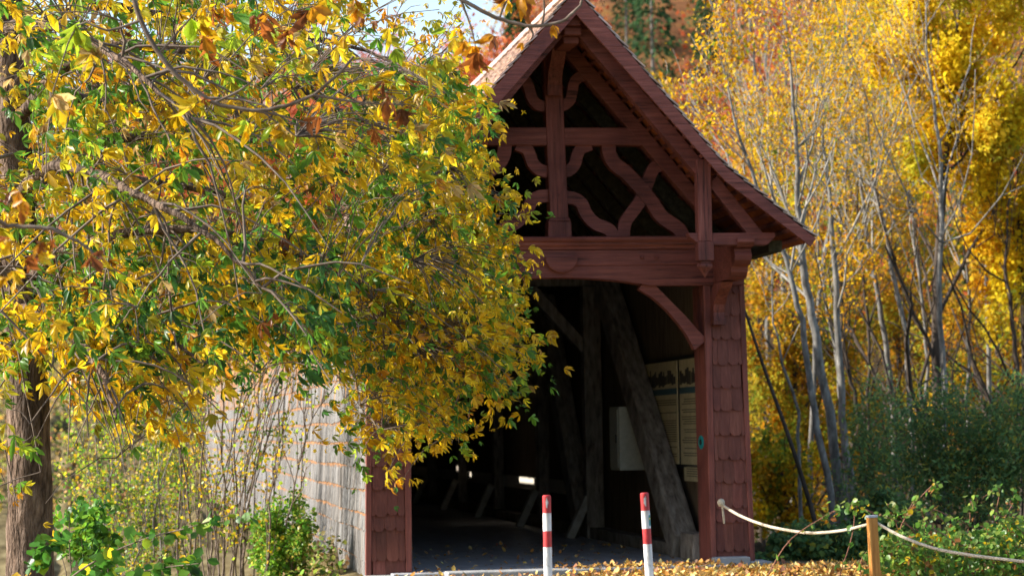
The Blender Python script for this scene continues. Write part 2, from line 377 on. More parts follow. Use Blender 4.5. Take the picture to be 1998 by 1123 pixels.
# portal pillars: post on the opening side, scalloped shingles, corner trim
for s in (-1, 1):
    b = MB()
    v = [(s*1.87, .03, -.3), (s*(half(-.3)-.05), .03, -.3), (s*(half(3.34)-.05), .03, 3.335), (s*1.87, .03, 3.335)]
    b.hexa(v, [(x, .52, z) for x, y, z in v]); pil = b.build('portal_pillar', M['redZ'], bridge)
    b = MB(); b.hexa([(s*1.795, -.035, .0), (s*1.868, -.035, .0), (s*1.868, -.035, 3.335), (s*1.775, -.035, 3.335)], [(s*1.795, .54, .0), (s*1.868, .54, .0), (s*1.868, .54, 3.335), (s*1.775, .54, 3.335)])
    b.build('corner_post', M['redZ'], bridge, bevel=.012)
    b = MB()
    for z0, z1 in ((-.3, 3.335),):
        o0, o1 = half(z0), half(z1)
        b.hexa([(s*(o0-.045), -.03, z0), (s*(o0+.02), -.03, z0), (s*(o1+.02), -.03, z1), (s*(o1-.045), -.03, z1)],
               [(s*(o0-.045), .06, z0), (s*(o0+.02), .06, z0), (s*(o1+.02), .06, z1), (s*(o1-.045), .06, z1)])
    b.build('corner_trim', M['redZ'], pil, bevel=.006)
    b = MB(); r = random.Random(11+s)
    bots = [-.14, .145, .42 if s < 0 else .40, .545 if s > 0 else .66, .69 if s < 0 else .70, .965, 1.24, 1.54, 1.83, 2.12, 2.42, 2.72, 3.0, 3.335]
    bots = [-.14, .145, .49, .665, .965, 1.24, 1.53, 1.82, 2.10, 2.38, 2.68, 2.96, 3.24, 3.335]
    for ci, zb in enumerate(bots[:-1]):
        zt = min(bots[ci+1]+.05, 3.335); x = 1.872+r.uniform(-.09, 0); xe = half(zb)-.047
        while x < xe-.005:
            wd = r.uniform(.12, .15); x0, x1 = max(x, 1.872)+.001, min(x+wd, xe)-.001; x += wd
            if x1-x0 < .02: continue
            k = r.uniform(.78, 1.18); b.tint = (k, k*r.uniform(.95, 1.05), k)
            y0, y1 = -.03-r.uniform(0, .008), -.004
            c = min(.034, (x1-x0)*.3); zz = zb+r.uniform(-.008, .008)
            ol = [(x0, zz+c*1.1), (x0+c*.5, zz+c*.4), (x0+c, zz), (x1-c, zz), (x1-c*.5, zz+c*.4), (x1, zz+c*1.1), (x1, zt), (x0, zt)]
            fy = lambda z: y0+(y1-y0)*(z-zz)/(zt-zz)
            b.hexa([(s*px_, fy(z_), z_) for px_, z_ in ol], [(s*px_, fy(z_)+.024, z_) for px_, z_ in ol])
    b.build('pillar_shingles', M['shingle_red'], pil, tint=True)

# lintel with a flat arch, upper board, moulded cap
ol = [(-2.28, 3.337), (-1.12, 3.337)]
ol += [(-1.12+2.24*t, 3.337+.105*math.sin(math.pi*t)**.8) for t in [i/20 for i in range(1, 20)]]
ol += [(1.12, 3.337), (2.28, 3.337), (2.28, 3.575), (-2.28, 3.575)]
b = MB(); n = len(ol)
# quad strips so that the arch stays clean
top = 3.575
xs = [p[0] for p in ol[:-2]]; zs = [p[1] for p in ol[:-2]]
for (xa, za), (xb, zb) in zip(list(zip(xs, zs))[:-1], list(zip(xs, zs))[1:]):
    b.face([(xa, -.05, za), (xb, -.05, zb), (xb, -.05, top), (xa, -.05, top)])
    b.face([(xa, .22, za), (xb, .22, zb), (xb, .22, top), (xa, .22, top)])
    b.face([(xa, -.05, za), (xb, -.05, zb), (xb, .22, zb), (xa, .22, za)])
b.face([(-2.28, -.05, 3.337), (-2.28, .22, 3.337), (-2.28, .22, top), (-2.28, -.05, top)]); b.face([(2.28, -.05, 3.337), (2.28, .22, 3.337), (2.28, .22, top), (2.28, -.05, top)])
lin = b.build('lintel_beam', M['redX'], bridge)
b = MB(); b.box(-2.28, 2.28, -.062, .22, 3.579, 3.77); b.build('lintel_board', M['redX'], bridge, bevel=.01)
b = MB()
b.poly_x([(.24, 3.772), (-.085, 3.772), (-.095, 3.80), (-.125, 3.825), (-.13, 3.85), (-.17, 3.875), (-.18, 3.905), (-.16, 3.92), (.24, 3.925)], -1.98, 1.74)
b.build('cap_moulding', M['redX'], lin, bevel=.004)
b = MB()
ol = [(.04+.2*math.cos(a), 3.685+.19*math.sin(a)) for a in [math.pi+math.pi*i/16 for i in range(17)]]
b.poly_y(ol, -.115, -.063); b.build('boss', M['redX'], lin, bevel=.012)
for px in (1253, 1281):
    x, z = L(px, 502, -.06)
    b = MB(); n = 12
    rg = lambda r_, y: [(x+r_*math.cos(2*math.pi*k/n), y, z+r_*math.sin(2*math.pi*k/n)) for k in range(n)]
    b.hexa(rg(.028, -.064), rg(.026, -.078)); b.hexa(rg(.02, -.0785), rg(.012, -.095)); b.build('bolt', M['redX'], lin)

# knee braces between post and lintel (curved)
def ribbon(pts, width, taper=None):
    P = smooth_line(pts, 26); T = np.gradient(P, axis=0); T /= np.linalg.norm(T, axis=1, keepdims=True)
    Nn = np.stack([-T[:, 1], T[:, 0]], 1); wv = np.full(len(P), width/2) if taper is None else np.interp(np.linspace(0, 1, len(P)), *taper)/2
    return P+Nn*wv[:, None], P-Nn*wv[:, None]
def ribbon_mesh(b, pts, width, y0, y1, taper=None):
    A, B = ribbon(pts, width, taper)
    for i in range(len(A)-1):
        a, a2, c, c2 = A[i], A[i+1], B[i], B[i+1]
        b.face([(a[0], y0, a[1]), (c[0], y0, c[1]), (c2[0], y0, c2[1]), (a2[0], y0, a2[1])])
        b.face([(a[0], y1, a[1]), (a2[0], y1, a2[1]), (c2[0], y1, c2[1]), (c[0], y1, c[1])])
        b.face([(a[0], y0, a[1]), (a2[0], y0, a2[1]), (a2[0], y1, a2[1]), (a[0], y1, a[1])])
        b.face([(c[0], y0, c[1]), (c[0], y1, c[1]), (c2[0], y1, c2[1]), (c2[0], y0, c2[1])])
    for i in (0, -1): b.face([(A[i][0], y0, A[i][1]), (A[i][0], y1, A[i][1]), (B[i][0], y1, B[i][1]), (B[i][0], y0, B[i][1])])
kb = [L(1252, 553, .05), L(1275, 570, .05), L(1305, 598, .05), L(1336, 632, .05), L(1366, 672, .05)]
for s in (1, -1):
    b = MB(); ribbon_mesh(b, [(s*x, z) for x, z in kb], .15, .0, .14, taper=([0, .12, .3, .5, .85, 1], [.16, .16, .125, .11, .14, .2]))
    b.build('knee_brace', M['redX'], bridge)

# gable truss in the portal plane
G0, G1 = -.02, .15
def c6(x, y): return L(940+x/4.493, 230+y/4.493, -.03)
def c5(x, y): return L(1000+x/4.32, y/4.32, -.03)
b = MB()
kx0, kx1 = L(1077, 150, -.05)[0], L(1092, 465, -.05)[0]
b.hexa([(kx0-.108, -.075, 6.3), (kx0+.108, -.075, 6.3), (kx1+.112, -.075, 4.05), (kx1-.112, -.075, 4.05)],
       [(kx0-.108, .155, 6.3), (kx0+.108, .155, 6.3), (kx1+.112, .155, 4.05), (kx1-.112, .155, 4.05)])
b.hexa([(kx1-.112, -.078, 4.16), (kx1+.112, -.078, 4.16), (kx1+.14, -.09, 4.11), (kx1-.14, -.09, 4.11)], [(kx1-.112, .157, 4.16), (kx1+.112, .157, 4.16), (kx1+.14, .16, 4.11), (kx1-.14, .16, 4.11)])
b.hexa([(kx1-.14, -.09, 4.108), (kx1+.14, -.09, 4.108), (kx1+.145, -.09, 3.915), (kx1-.145, -.09, 3.915)], [(kx1-.14, .16, 4.108), (kx1+.14, .16, 4.108), (kx1+.145, .16, 3.915), (kx1-.145, .16, 3.915)])
kpost = b.build('king_post', M['redZ'], bridge, bevel=.012)
b = MB(); b.box(-1.15, 1.15, -.055, .145, 5.02, 5.235); b.build('collar_beam', M['redX'], bridge, bevel=.012)
cb = {
 'a': ([c6(960, 232), c6(880, 262), c6(842, 320), c6(820, 400), c6(775, 455), c6(700, 472)], .142),
 'b': ([c6(310, 232), c6(395, 268), c6(428, 330), c6(455, 400), c6(510, 452), c6(580, 470)], .142),
 'c': ([c5(690, 625), c5(590, 640), c5(525, 685), c5(507, 770), c5(490, 840), c5(445, 882), c5(395, 893)], .128),
 'd': ([c5(60, 640), c5(120, 690), c5(148, 760), c5(170, 830), c5(215, 880), c5(275, 893)], .128),
 'e': ([c6(720, 692), c6(815, 705), c6(880, 750), c6(920, 840), c6(1000, 925), c6(1100, 965), c6(1145, 1010), c6(1158, 1075)], .15),
 'f': ([c6(590, 680), c6(500, 690), c6(440, 730), c6(390, 830), c6(300, 920), c6(190, 965), c6(140, 1010), c6(120, 1080)], .15),
}
for k, (pts, wd) in cb.items():
    b = MB(); ribbon_mesh(b, pts, wd, G0, .11); b.build('curved_brace', M['redX'], bridge)
xa = [c6(1112, 240), c6(1122, 320), c6(1170, 405), c6(1265, 475), c6(1345, 560), c6(1425, 650), c6(1500, 745), c6(1575, 860), c6(1680, 935), c6(1745, 990), c6(1772, 1075)]
xb = [c6(1610, 395), c6(1520, 435), c6(1475, 520), c6(1440, 620), c6(1385, 740), c6(1305, 850), c6(1258, 930), c6(1245, 1075)]
mir = lambda P: [(2*.02-x, z) for x, z in P]
for P, Q in ((xa, xb), (mir(xa), mir(xb))):
    b = MB(); ribbon_mesh(b, P, .165, -.035, .10); b.build('crossed_brace', M['redX'], bridge)
    b = MB(); ribbon_mesh(b, Q, .15, -.012, .085); b.build('crossed_brace', M['redX'], bridge)
for px, py in ((1083, 255), (1083, 275), (1060, 265), (1110, 265), (1090, 380), (1088, 330), (1081, 205), (1257, 380), (1255, 390)):
    x, z = L(px, py, -.08); y = -.0755 if abs(px-1085) < 15 else (-.0555 if px < 1200 else -.0352); b = MB(); n = 10
    b.hexa([(x+.014*math.cos(2*math.pi*k/n), y, z+.014*math.sin(2*math.pi*k/n)) for k in range(n)], [(x+.012*math.cos(2*math.pi*k/n), y-.008, z+.012*math.sin(2*math.pi*k/n)) for k in range(n)])
    b.build('peg', M['redX'], kpost)
# truss rafters, plane y=0
for s in (-1, 1):
    b = MB()
    off = .115
    b.hexa([(0, -.06, APEX-off), (s*1.80, -.06, APEX-off-SL1*1.80), (s*1.80, -.06, APEX-off-.26-SL1*1.80), (0, -.06, APEX-off-.26)],
           [(0, .14, APEX-off), (s*1.80, .14, APEX-off-SL1*1.80), (s*1.80, .14, APEX-off-.26-SL1*1.80), (0, .14, APEX-off-.26)])
    b.build('truss_rafter', M['redX'], bridge, bevel=.01)

# S-shaped bracket under the ridge, ridge purlin
b = MB()
pr = [(-.04, 5.60), (-.17, 5.585), (-.20, 5.66), (-.25, 5.78), (-.38, 5.9), (-.50, 6.02), (-.56, 6.14), (-.60, 6.19), (-.95, 6.2), (-.99, 6.27), (-1.08, 6.30), (-1.1, 6.36), (-.04, 6.36)]
prof_out = [(-.20, 5.60), (-.22, 5.72), (-.30, 5.86), (-.46, 5.98), (-.56, 6.10), (-.60, 6.20)]
prof_in = [(-.08, 5.62), (-.09, 5.78), (-.16, 5.96), (-.30, 6.09), (-.38, 6.18), (-.40, 6.24)]
for i in range(len(prof_out)-1):
    b.poly_x([prof_out[i], prof_out[i+1], prof_in[i+1], prof_in[i]], kx0-.085, kx0+.085)
b.build('ridge_bracket', M['redZ'], bridge)
b = MB(); b.box(-.09, .09, -1.18, -.6, 6.06, 6.14); b.box(-.10, .10, -1.3, -.2, 6.142, 6.235); b.build('ridge_corbel', M['redX'], bridge, bevel=.012)
b = MB(); b.box(-.07, .07, -1.40, LEN, 6.237, 6.36); b.build('ridge_purlin', M['redX'], bridge)

# roof: every tile of every course
VY = -1.50
def tiles(s):
    b = MB(); r = random.Random(20+s)
    pts = []
    l1 = math.hypot(KX, APEX-KZ); l2 = math.hypot(EX-KX, KZ-EZ); Ltot = l1+l2
    def P(d):
        if d < l1: return KX*d/l1, APEX-(APEX-KZ)*d/l1, (APEX-KZ)/l1, KX/l1
        t = (d-l1)/l2; return KX+(EX-KX)*t, KZ-(KZ-EZ)*t, (KZ-EZ)/l2, (EX-KX)/l2
    nC = 27; ex = Ltot/nC
    for c in range(nC):
        d0, d1 = max(c*ex-.03, 0), (c+1)*ex+.02
        x0, z0, sn0, cs0 = P(d0); x1, z1, sn1, cs1 = P(d1)
        y = VY-(.09 if c % 2 else 0); y += r.uniform(-.01, .01)
        while y < LEN:
            wd = .178 if y < 22 else .9
            ya, yb = max(y, VY-.02)+.002, y+wd-.003; y += wd
            if yb-ya < .02: continue
            t = r.uniform(.62, 1.25); b.tint = (t*r.uniform(.95, 1.06), t, t*r.uniform(.92, 1.05))
            o0, o1 = .004, .034+r.uniform(-.005, .006); th = .016
            A = (x0+sn0*o0, z0+cs0*o0); B = (x1+sn1*o1, z1+cs1*o1); Cc = (x1+sn1*(o1-th), z1+cs1*(o1-th)); D = (x0+sn0*(o0-th), z0+cs0*(o0-th))
            b.hexa([(s*A[0], ya, A[1]), (s*B[0], ya, B[1]), (s*Cc[0], ya, Cc[1]), (s*D[0], ya, D[1])],
                   [(s*A[0], yb, A[1]), (s*B[0], yb, B[1]), (s*Cc[0], yb, Cc[1]), (s*D[0], yb, D[1])])
    # shadow-side lining of the courses (clay undersides) and battens
    return b, P, nC, ex
for s in (-1, 1):
    tb, P, nC, ex = tiles(s)
    slope = tb.build('roof_slope', M['tile'], bridge, tint=True)
    b = MB()
    ring = [(0, APEX-.018), (s*KX, KZ-.022), (s*EX, EZ-.022), (s*(EX-.01), EZ-.05), (s*(KX-.02), KZ-.05), (0, APEX-.055)]
    b.hexa([(x, VY+.02, z) for x, z in ring], [(x, LEN, z) for x, z in ring]); b.build('tile_underside', M['tile_under'], slope)
    b = MB()
    for c in range(nC):
        x, z, sn, cs = P(c*ex+.05); q = lambda o, u: (s*(x-sn*o+cs*u), z-cs*o-sn*u)
        ol = [q(.052, -.022), q(.052, .022), q(.088, .022), q(.088, -.022)]
        b.hexa([(a, VY+.03, z_) for a, z_ in ol], [(a, LEN, z_) for a, z_ in ol])
    b.build('battens', M['redX'], slope)
    # rafters along the bridge, one in the overhang
    b = MB()
    def rafter(b, y0, y1, o0, dep):
        for (xa, za), (xb, zb) in (((0, APEX), (KX, KZ)), ((KX, KZ), (2.34, KZ-SL2*(2.34-KX)))):
            b.hexa([(s*xa, y0, za-o0), (s*xb, y0, zb-o0), (s*xb, y0, zb-o0-dep), (s*xa, y0, za-o0-dep)], [(s*xa, y1, za-o0), (s*xb, y1, zb-o0), (s*xb, y1, zb-o0-dep), (s*xa, y1, za-o0-dep)])
    y = .95; k = 0
    while y < LEN: rafter(b, y-.07, y+.07, .145, .24); y += .95
    b.build('rafters', M['darkwood'], bridge)
    b = MB(); za = APEX-SL1*1.58
    b.hexa([(0, -1.16, APEX-.14), (s*1.58, -1.16, za-.14), (s*1.58, -1.16, za-.38), (0, -1.16, APEX-.38)], [(0, -1.0, APEX-.14), (s*1.58, -1.0, za-.14), (s*1.58, -1.0, za-.38), (0, -1.0, APEX-.38)])
    b.build('flying_rafter', M['redX'], bridge)
    # barge board along the verge
    b = MB()
    for o0, dA, dK, dE, y0, y1 in ((.03, .27, .17, .13, VY-.03, VY+.015),):
        for (xa, za, da), (xb, zb, db) in (((0, APEX, dA), (KX, KZ, dK)), ((KX, KZ, dK), (EX, EZ, dE))):
            xq = xb-(.06 if xb == EX else 0)
            b.hexa([(s*xa, y0, za-o0), (s*xb, y0, zb-o0), (s*xq, y0, zb-o0-db+(.045 if xb == EX else 0)), (s*xa, y0, za-o0-da)], [(s*xa, y1, za-o0), (s*xb, y1, zb-o0), (s*xq, y1, zb-o0-db+(.045 if xb == EX else 0)), (s*xa, y1, za-o0-da)])
    b.build('barge_board', M['redX'], bridge)
b = MB()
for i in range(40):
    y0 = VY-.02+i*.42
    a = [math.pi*k/6 for k in range(7)]; r_ = .12
    b.tint = (rnd.uniform(.7, 1.2),)*3
    b.hexa([(r_*math.cos(t), y0, APEX-.06+r_*math.sin(t)) for t in a], [((r_+.012)*math.cos(t), y0+.44, APEX-.06+(r_+.012)*math.sin(t)) for t in a])
b.build('ridge_tiles', M['tile'], bridge, tint=True)

# flying truss at the eaves: hammer beam, hanging post with pendant, strut, corbels
HY = -1.12
for s in (-1, 1):
    b = MB()
    x0, x1 = L(1340, 465, HY)[0], L(1510, 465, HY)[0]; z0, z1 = L(1440, 479, HY)[1], L(1440, 455, HY)[1]
    ol = [(x0, z1), (x1, z1), (x1, z1-.05), (x1-.10, z0), (x0+.13, z0), (x0+.10, z0+.03), (x0+.02, z1-.05)]
    b.poly_y([(s*x, z) for x, z in ol], HY-.08, HY+.08); b.build('hammer_beam', M['redX'], bridge, bevel=.01)
    xc = L(1376, 420, HY-.1)[0]; zt = 4.72; zm = L(1380, 508, HY-.1)[1]; ze = L(1380, 541, HY-.1)[1]
    b = MB(); xx = s*xc
    b.box(xx-.082, xx+.082, HY-.1, HY+.06, z1-.10, zt); b.box(xx-.093, xx+.093, HY-.11, HY+.07, zm, z1-.101)
    b.lathe([(.06, zm-.03-z1), (.085, zm-.035-z1), (.095, zm-.06-z1), (.08, zm-.085-z1), (.045, zm-.12-z1), (.0, ze-z1)][::-1], (xx, HY-.02, z1), 16)
    b.box(xx-.06, xx+.06, HY-.08, HY+.04, zm-.032, zm-.001)
    b.build('hanging_post', M['redZ'], bridge, bevel=.008)
    b = MB(); p, q = L(1388, 352, HY), L(1476, 462, HY)
    b.bar((s*p[0], HY, p[1]), (s*q[0], HY, q[1]), .13, .15); b.build('strut', M['redX'], bridge, bevel=.008)
    # cantilever beam and stacked corbels on the pillar
    cx = s*2.0
    b = MB()
    b.poly_x([(.3, 3.36), (-.78, 3.36), (-.86, 3.40), (-.90, 3.44), (-.92, 3.50), (-1.02, 3.515), (-1.09, 3.56), (-1.11, 3.62), (-1.08, 3.66), (-1.07, 3.70), (-1.19, 3.715), (-1.24, 3.76), (-1.24, 3.805), (.3, 3.805)], cx-.1, cx+.1)
    b.build('corbel_beam', M['redX'], bridge)
    b = MB()
    po = [(-.19, 2.90), (-.17, 3.0), (-.2, 3.1), (-.33, 3.2), (-.5, 3.27), (-.6, 3.34)]
    pi_ = [(-.03, 2.90), (-.03, 3.05), (-.03, 3.2), (-.1, 3.3), (-.25, 3.345), (-.4, 3.348)]
    for i in range(5): b.poly_x([po[i], po[i+1], pi_[i+1], pi_[i]], cx-.14, cx+.0)
    b.box(cx-.15, cx+.01, -.2, -.03, 2.855, 2.90); b.build('console', M['redZ'], bridge)
    # eaves purlin carried by the corbel beam
    b = MB(); b.box(s*2.40-.08, s*2.40+.08, -1.05, .2, 3.66, 3.79); b.build('eaves_purlin', M['darkwood'], bridge)

# inside: posts, long diagonals, floor struts, tie beams
BAY = [7.7, 12.4, 17.4, 22.4, 27.4, 33, 39, 45]
for s in (1, -1):
    for i, y in enumerate(BAY):
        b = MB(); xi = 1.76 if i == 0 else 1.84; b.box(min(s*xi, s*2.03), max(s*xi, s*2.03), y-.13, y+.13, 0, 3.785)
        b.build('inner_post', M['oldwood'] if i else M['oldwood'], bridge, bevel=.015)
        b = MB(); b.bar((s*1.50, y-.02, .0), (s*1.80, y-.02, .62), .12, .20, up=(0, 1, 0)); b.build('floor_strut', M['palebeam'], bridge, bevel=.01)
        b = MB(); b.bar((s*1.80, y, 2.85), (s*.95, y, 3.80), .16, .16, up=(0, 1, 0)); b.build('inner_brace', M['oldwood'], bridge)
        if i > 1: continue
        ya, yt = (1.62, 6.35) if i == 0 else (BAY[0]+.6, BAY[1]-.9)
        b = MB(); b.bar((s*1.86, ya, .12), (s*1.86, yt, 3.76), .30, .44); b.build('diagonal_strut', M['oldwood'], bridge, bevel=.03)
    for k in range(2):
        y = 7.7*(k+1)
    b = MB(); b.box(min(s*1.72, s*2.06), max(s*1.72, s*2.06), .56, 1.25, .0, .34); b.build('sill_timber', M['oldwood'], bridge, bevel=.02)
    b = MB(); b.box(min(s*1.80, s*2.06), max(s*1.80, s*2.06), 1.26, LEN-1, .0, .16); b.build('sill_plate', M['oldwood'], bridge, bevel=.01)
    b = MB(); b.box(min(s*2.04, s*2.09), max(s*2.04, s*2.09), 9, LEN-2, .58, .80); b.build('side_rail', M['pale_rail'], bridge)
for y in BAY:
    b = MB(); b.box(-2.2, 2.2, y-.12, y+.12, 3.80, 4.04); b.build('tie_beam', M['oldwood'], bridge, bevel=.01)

# ---------------------------------------------------------------- things on the portal
def onX(px, py, x):
    d = ray(px, py); return CAM + d*((x-CAM[0])/d[0])
# information panels on the right inner wall
WX = XC+2.06
pn = thing('info_panel', 'pair of tall faded yellow information boards in a black frame on the inner wall', 'information board', (WX, 1.4, 0))
def panel_part(name, y0, y1, z0, z1, x0, x1, m, par):
    b = MB(); b.box(x0, x1, y0-1.4, y1-1.4, z0, z1); return b.build(name, m, par)
pA = (onX(1328, 800, WX)[1], onX(1266, 800, WX)[1]); pz = (onX(1300, 903, WX)[2], onX(1300, 706, WX)[2])
pB = (onX(1372, 800, WX)[1], onX(1333, 800, WX)[1])
print('panels', pA, pB, pz)
panel_part('frame', pB[0]-.05, pA[1]+.05, pz[0]-.05, pz[1]+.05, -.03, .0, M['frame'], pn)
for (y0, y1) in (pA, pB):
    sh = panel_part('board', y0, y1, pz[0], pz[1], -.042, -.0305, M['panel'], pn)
    panel_part('blue_band', y0+.01, y1-.01, pz[1]-.44, pz[1]-.36, -.046, -.0425, M['blueband'], sh)
    b = MB(); r = random.Random(int(y0*100))
    y = y0+.08
    while y < y1-.1:
        wd = r.uniform(.05, .12); h = r.uniform(.08, .2); z = pz[1]-.34
        b.box(-.0452, -.0425, y-1.4, y+wd-1.4, z+r.uniform(0, .05), z+.05+h); y += wd+r.uniform(.0, .03)
    b.build('picture', M['ink'], sh)
    b = MB(); z = pz[1]-.52
    while z > pz[0]+.08:
        if r.random() < .9: b.box(-.0452, -.0425, y0+.07-1.4, y0+(y1-y0)*r.uniform(.75, .93)-1.4, z, z+.014)
        z -= .030 if r.random() < .88 else .075
    b.build('text_lines', M['textink'], sh)
lp = thing('notice_board', 'small faded yellow notice board below the tall information boards', 'notice board', (WX, 1.0, 0))
q0, q1 = onX(1372, 925, WX), onX(1341, 925, WX); zz = (onX(1355, 938, WX)[2], onX(1355, 911, WX)[2])
b = MB(); b.box(-.04, -.0, q0[1]-1, q1[1]-1, zz[0], zz[1]); b.build('board', M['panel'], lp)
b = MB()
for k in range(5): b.box(-.044, -.0405, q0[1]+.15-1, q1[1]-.15-1, zz[0]+.06+k*.03, zz[0]+.073+k*.03)
b.build('text_lines', M['textink'], lp)
# grey cabinet
cab = thing('electrical_cabinet', 'grey beige metal cabinet mounted on the inner wall behind the long diagonal timber', 'electrical cabinet', (XC+2.02, 4.5, 1.06))
b = MB(); b.box(-.38, .07, -.02, .62, 0, .88); b.build('body', M['box'], cab, bevel=.012)
b = MB(); b.box(-.395, -.382, .03, .57, .04, .84); dr = b.build('door', M['box'], cab, bevel=.004)
b = MB(); b.box(-.41, -.396, .08, .11, .38, .5); b.build('handle', M['frame'], dr)
# teal oval plaque on the corner post
x, z = L(1369, 862, .0)
b = MB(); n = 24; p0 = onX(1369, 862, XC+1.79)
pl = thing('oval_plaque', 'small teal oval plaque screwed to the red corner post', 'plaque', (XC+1.789, p0[1], p0[2]))
ov = lambda r1, r2, xx, dy=0: [(xx, dy+r1*math.cos(2*math.pi*k/n), r2*math.sin(2*math.pi*k/n)) for k in range(n)]
b.hexa(ov(.13, .085, 0), ov(.125, .08, -.012)); b.build('plate', M['teal'], pl)
b = MB(); b.hexa(ov(.06, .035, -.0125), ov(.055, .032, -.018)); b.build('emblem', M['frame'], pl)

# ---------------------------------------------------------------- bollards, ropes, post
def bollard(px, ytop, depth, bands, lean, label):
    base = at(px, 1100, depth); top = at(px, ytop, depth); h = top[2]
    t = thing('bollard', label, 'bollard', (base[0], base[1], 0), 'striped bollards before the portal')
    t.rotation_euler = (0, R(lean), 0)
    r_ = .047
    def seg(name, z0, z1, m, cap=False):
        b = MB(); pr = [(r_, z0), (r_, z1)]
        if cap: pr = [(r_, z0), (r_, z1-.012), (r_-.008, z1-.002), (r_-.02, z1)]
        b.lathe(pr, (0, 0, 0), 24); return b.build(name, m, t, smooth=False)
    zz = [h]
    for p in bands: zz.append(h-(p-ytop)*depth/F)
    zz.append(-.1)
    for i in range(len(zz)-1):
        seg('red_band' if i % 2 == 0 else 'white_band', zz[i+1]+(.0005 if i else 0), zz[i]-.0005 if i else zz[i], M['red_band'] if i % 2 == 0 else M['white_paint'], cap=(i == 0))
    # worn patch showing bare metal
    b = MB(); r = random.Random(int(px)); cth = R(-100)
    ring = [(cth+.33*math.cos(a)*r.uniform(.6, 1.3), h-.09+.05*math.sin(a)*r.uniform(.7, 1.4)) for a in [2*math.pi*k/12 for k in range(12)]]
    b.face([((r_+.0012)*math.cos(th), (r_+.0012)*math.sin(th), z) for th, z in ring]); b.build('worn_patch', M['chip'], t)
    return t, zz
bollard(1069, 965, 26.4, [1000, 1035, 1066], 0, 'red and white striped bollard standing upright, left of the pair before the portal')
bt, zz = bollard(1267, 960, 26.2, [995, 1030, 1060], -2.4, 'red and white striped bollard leaning slightly, with a small green sticker')
b = MB(); a0, a1 = R(-62), R(-28); r_ = .0482
for k, (m, z0, z1) in enumerate((('sticker_yellow', .60, .75), ('teal', .0, .60), ('teal', .75, 1.0))):
    b = MB(); zl, zh = zz[2]+.03, zz[1]-.05; z0, z1 = zl+(zh-zl)*z0, zl+(zh-zl)*z1
    st = [(a0+(a1-a0)*i/5) for i in range(6)]
    for i in range(5): b.face([(r_*math.cos(st[i]), r_*math.sin(st[i]), z0), (r_*math.cos(st[i+1]), r_*math.sin(st[i+1]), z0), (r_*math.cos(st[i+1]), r_*math.sin(st[i+1]), z1), (r_*math.cos(st[i]), r_*math.sin(st[i]), z1)])
    b.build('sticker', M[m], bt)

PD = 25.4
pb = at(1705, 1005, PD); ptop = pb[2]
post = thing('rope_post', 'orange brown wooden post with grey metal cap holding the rope barrier', 'post', (pb[0], pb[1], 0))
post.rotation_euler = (0, R(-2.0), 0)
b = MB(); b.box(-.048, .048, -.05, .05, -.3, ptop-.02); b.build('shaft', M['post_wood'], post, bevel=.008)
b = MB(); b.box(-.051, .051, -.053, .053, ptop-.019, ptop+.005); b.build('cap', M['metal_cap'], post, bevel=.004)
def rope(name, label, pix, rad, group='rope barrier'):
    P = smooth_line([at(*p) for p in pix], 60)
    o = obj(name, tubes_mesh(name, [(P, np.full(len(P), rad))], M['rope'], sides=8)); tag(o, label, 'rope', group); return o
fd = 28.55
r1 = rope('rope', 'pale rope sagging from the right red pillar to the wooden post', [(1407, 981, fd), (1418, 990, fd-.1), (1450, 1008, 28.0), (1500, 1026, 27.4), (1560, 1037, 26.9), (1600, 1038.5, 26.5), (1650, 1033, 26), (1698, 1021, PD)], .017)
b = MB(); kp = at(1407, 980, fd-.02)
b.lathe([(0, -.05), (.03, -.04), (.045, -.01), (.045, .015), (.03, .04), (0, .05)], kp, 12); b.build('knot', M['rope'], r1, smooth=True)
P = smooth_line([at(1409, 984, fd-.03), at(1411, 1000, fd-.06), at(1413, 1020, fd-.05)], 10)
obj('loose_end', tubes_mesh('loose_end', [(P, np.full(10, .013))], M['rope'], 7), r1)
rope('rope', 'pale rope running from the wooden post out over the sunlit brambles', [(1710, 1019, PD), (1760, 1046, 25.1), (1820, 1068, 24.8), (1880, 1080, 24.4), (1940, 1088, 24), (2040, 1097, 23.4), (2120, 1085, 22.9)], .017)
# ================================================================== terrain
def sstep(a, b, x): t = np.clip((x-a)/(b-a), 0, 1); return t*t*(3-2*t)
SKY_S = (np.array([-600, 500, 700, 800, 900, 960, 1020, 1080, 1200, 2300])-999)/F+.1625
SKY_E = np.array([.085, .115, .125, .130, .135, .142, .16, .18, .22, .27])
def ground_h(x, y):
    x = np.asarray(x, float); y = np.asarray(y, float)
    z = -.035*np.ones_like(x)
    z = z - 4.0*sstep(3.5, 18, y)*sstep(2.3, 3.2, np.abs(x-.06)+.0*y) - 4.0*sstep(10, 24, y)*(1-sstep(2.3, 3.2, np.abs(x-.06)))
    z = z - .22*np.clip(x-3.6, 0, 12)*sstep(-30, -3, y)*(1-sstep(5, 18, y)) - .25*np.clip(-x-3.0, 0, 8)*(1-sstep(5, 18, y))*sstep(-16, -4, y) - .55*np.clip(-x-2.42, 0, 1.3)*(1-sstep(5, 18, y))*sstep(-1.0, .6, y)
    bank = -4.0+8.0*sstep(50, 84, y)+.10*np.clip(y-84, 0, 90)
    z = np.where(y > 40, np.maximum(z, bank), z)
    d = np.maximum(y-CAM[1], 1); s = (x-CAM[0])/d
    hill = np.clip(y-172, 0, 400)*.50+12.8
    cap = 1.63+np.interp(s, SKY_S, SKY_E)*d*.86
    hill = np.minimum(hill, np.maximum(cap, 10))
    z = np.where(y > 172, np.maximum(hill, z), z)
    return z
def axis(a, b, n): return np.linspace(a, b, n)
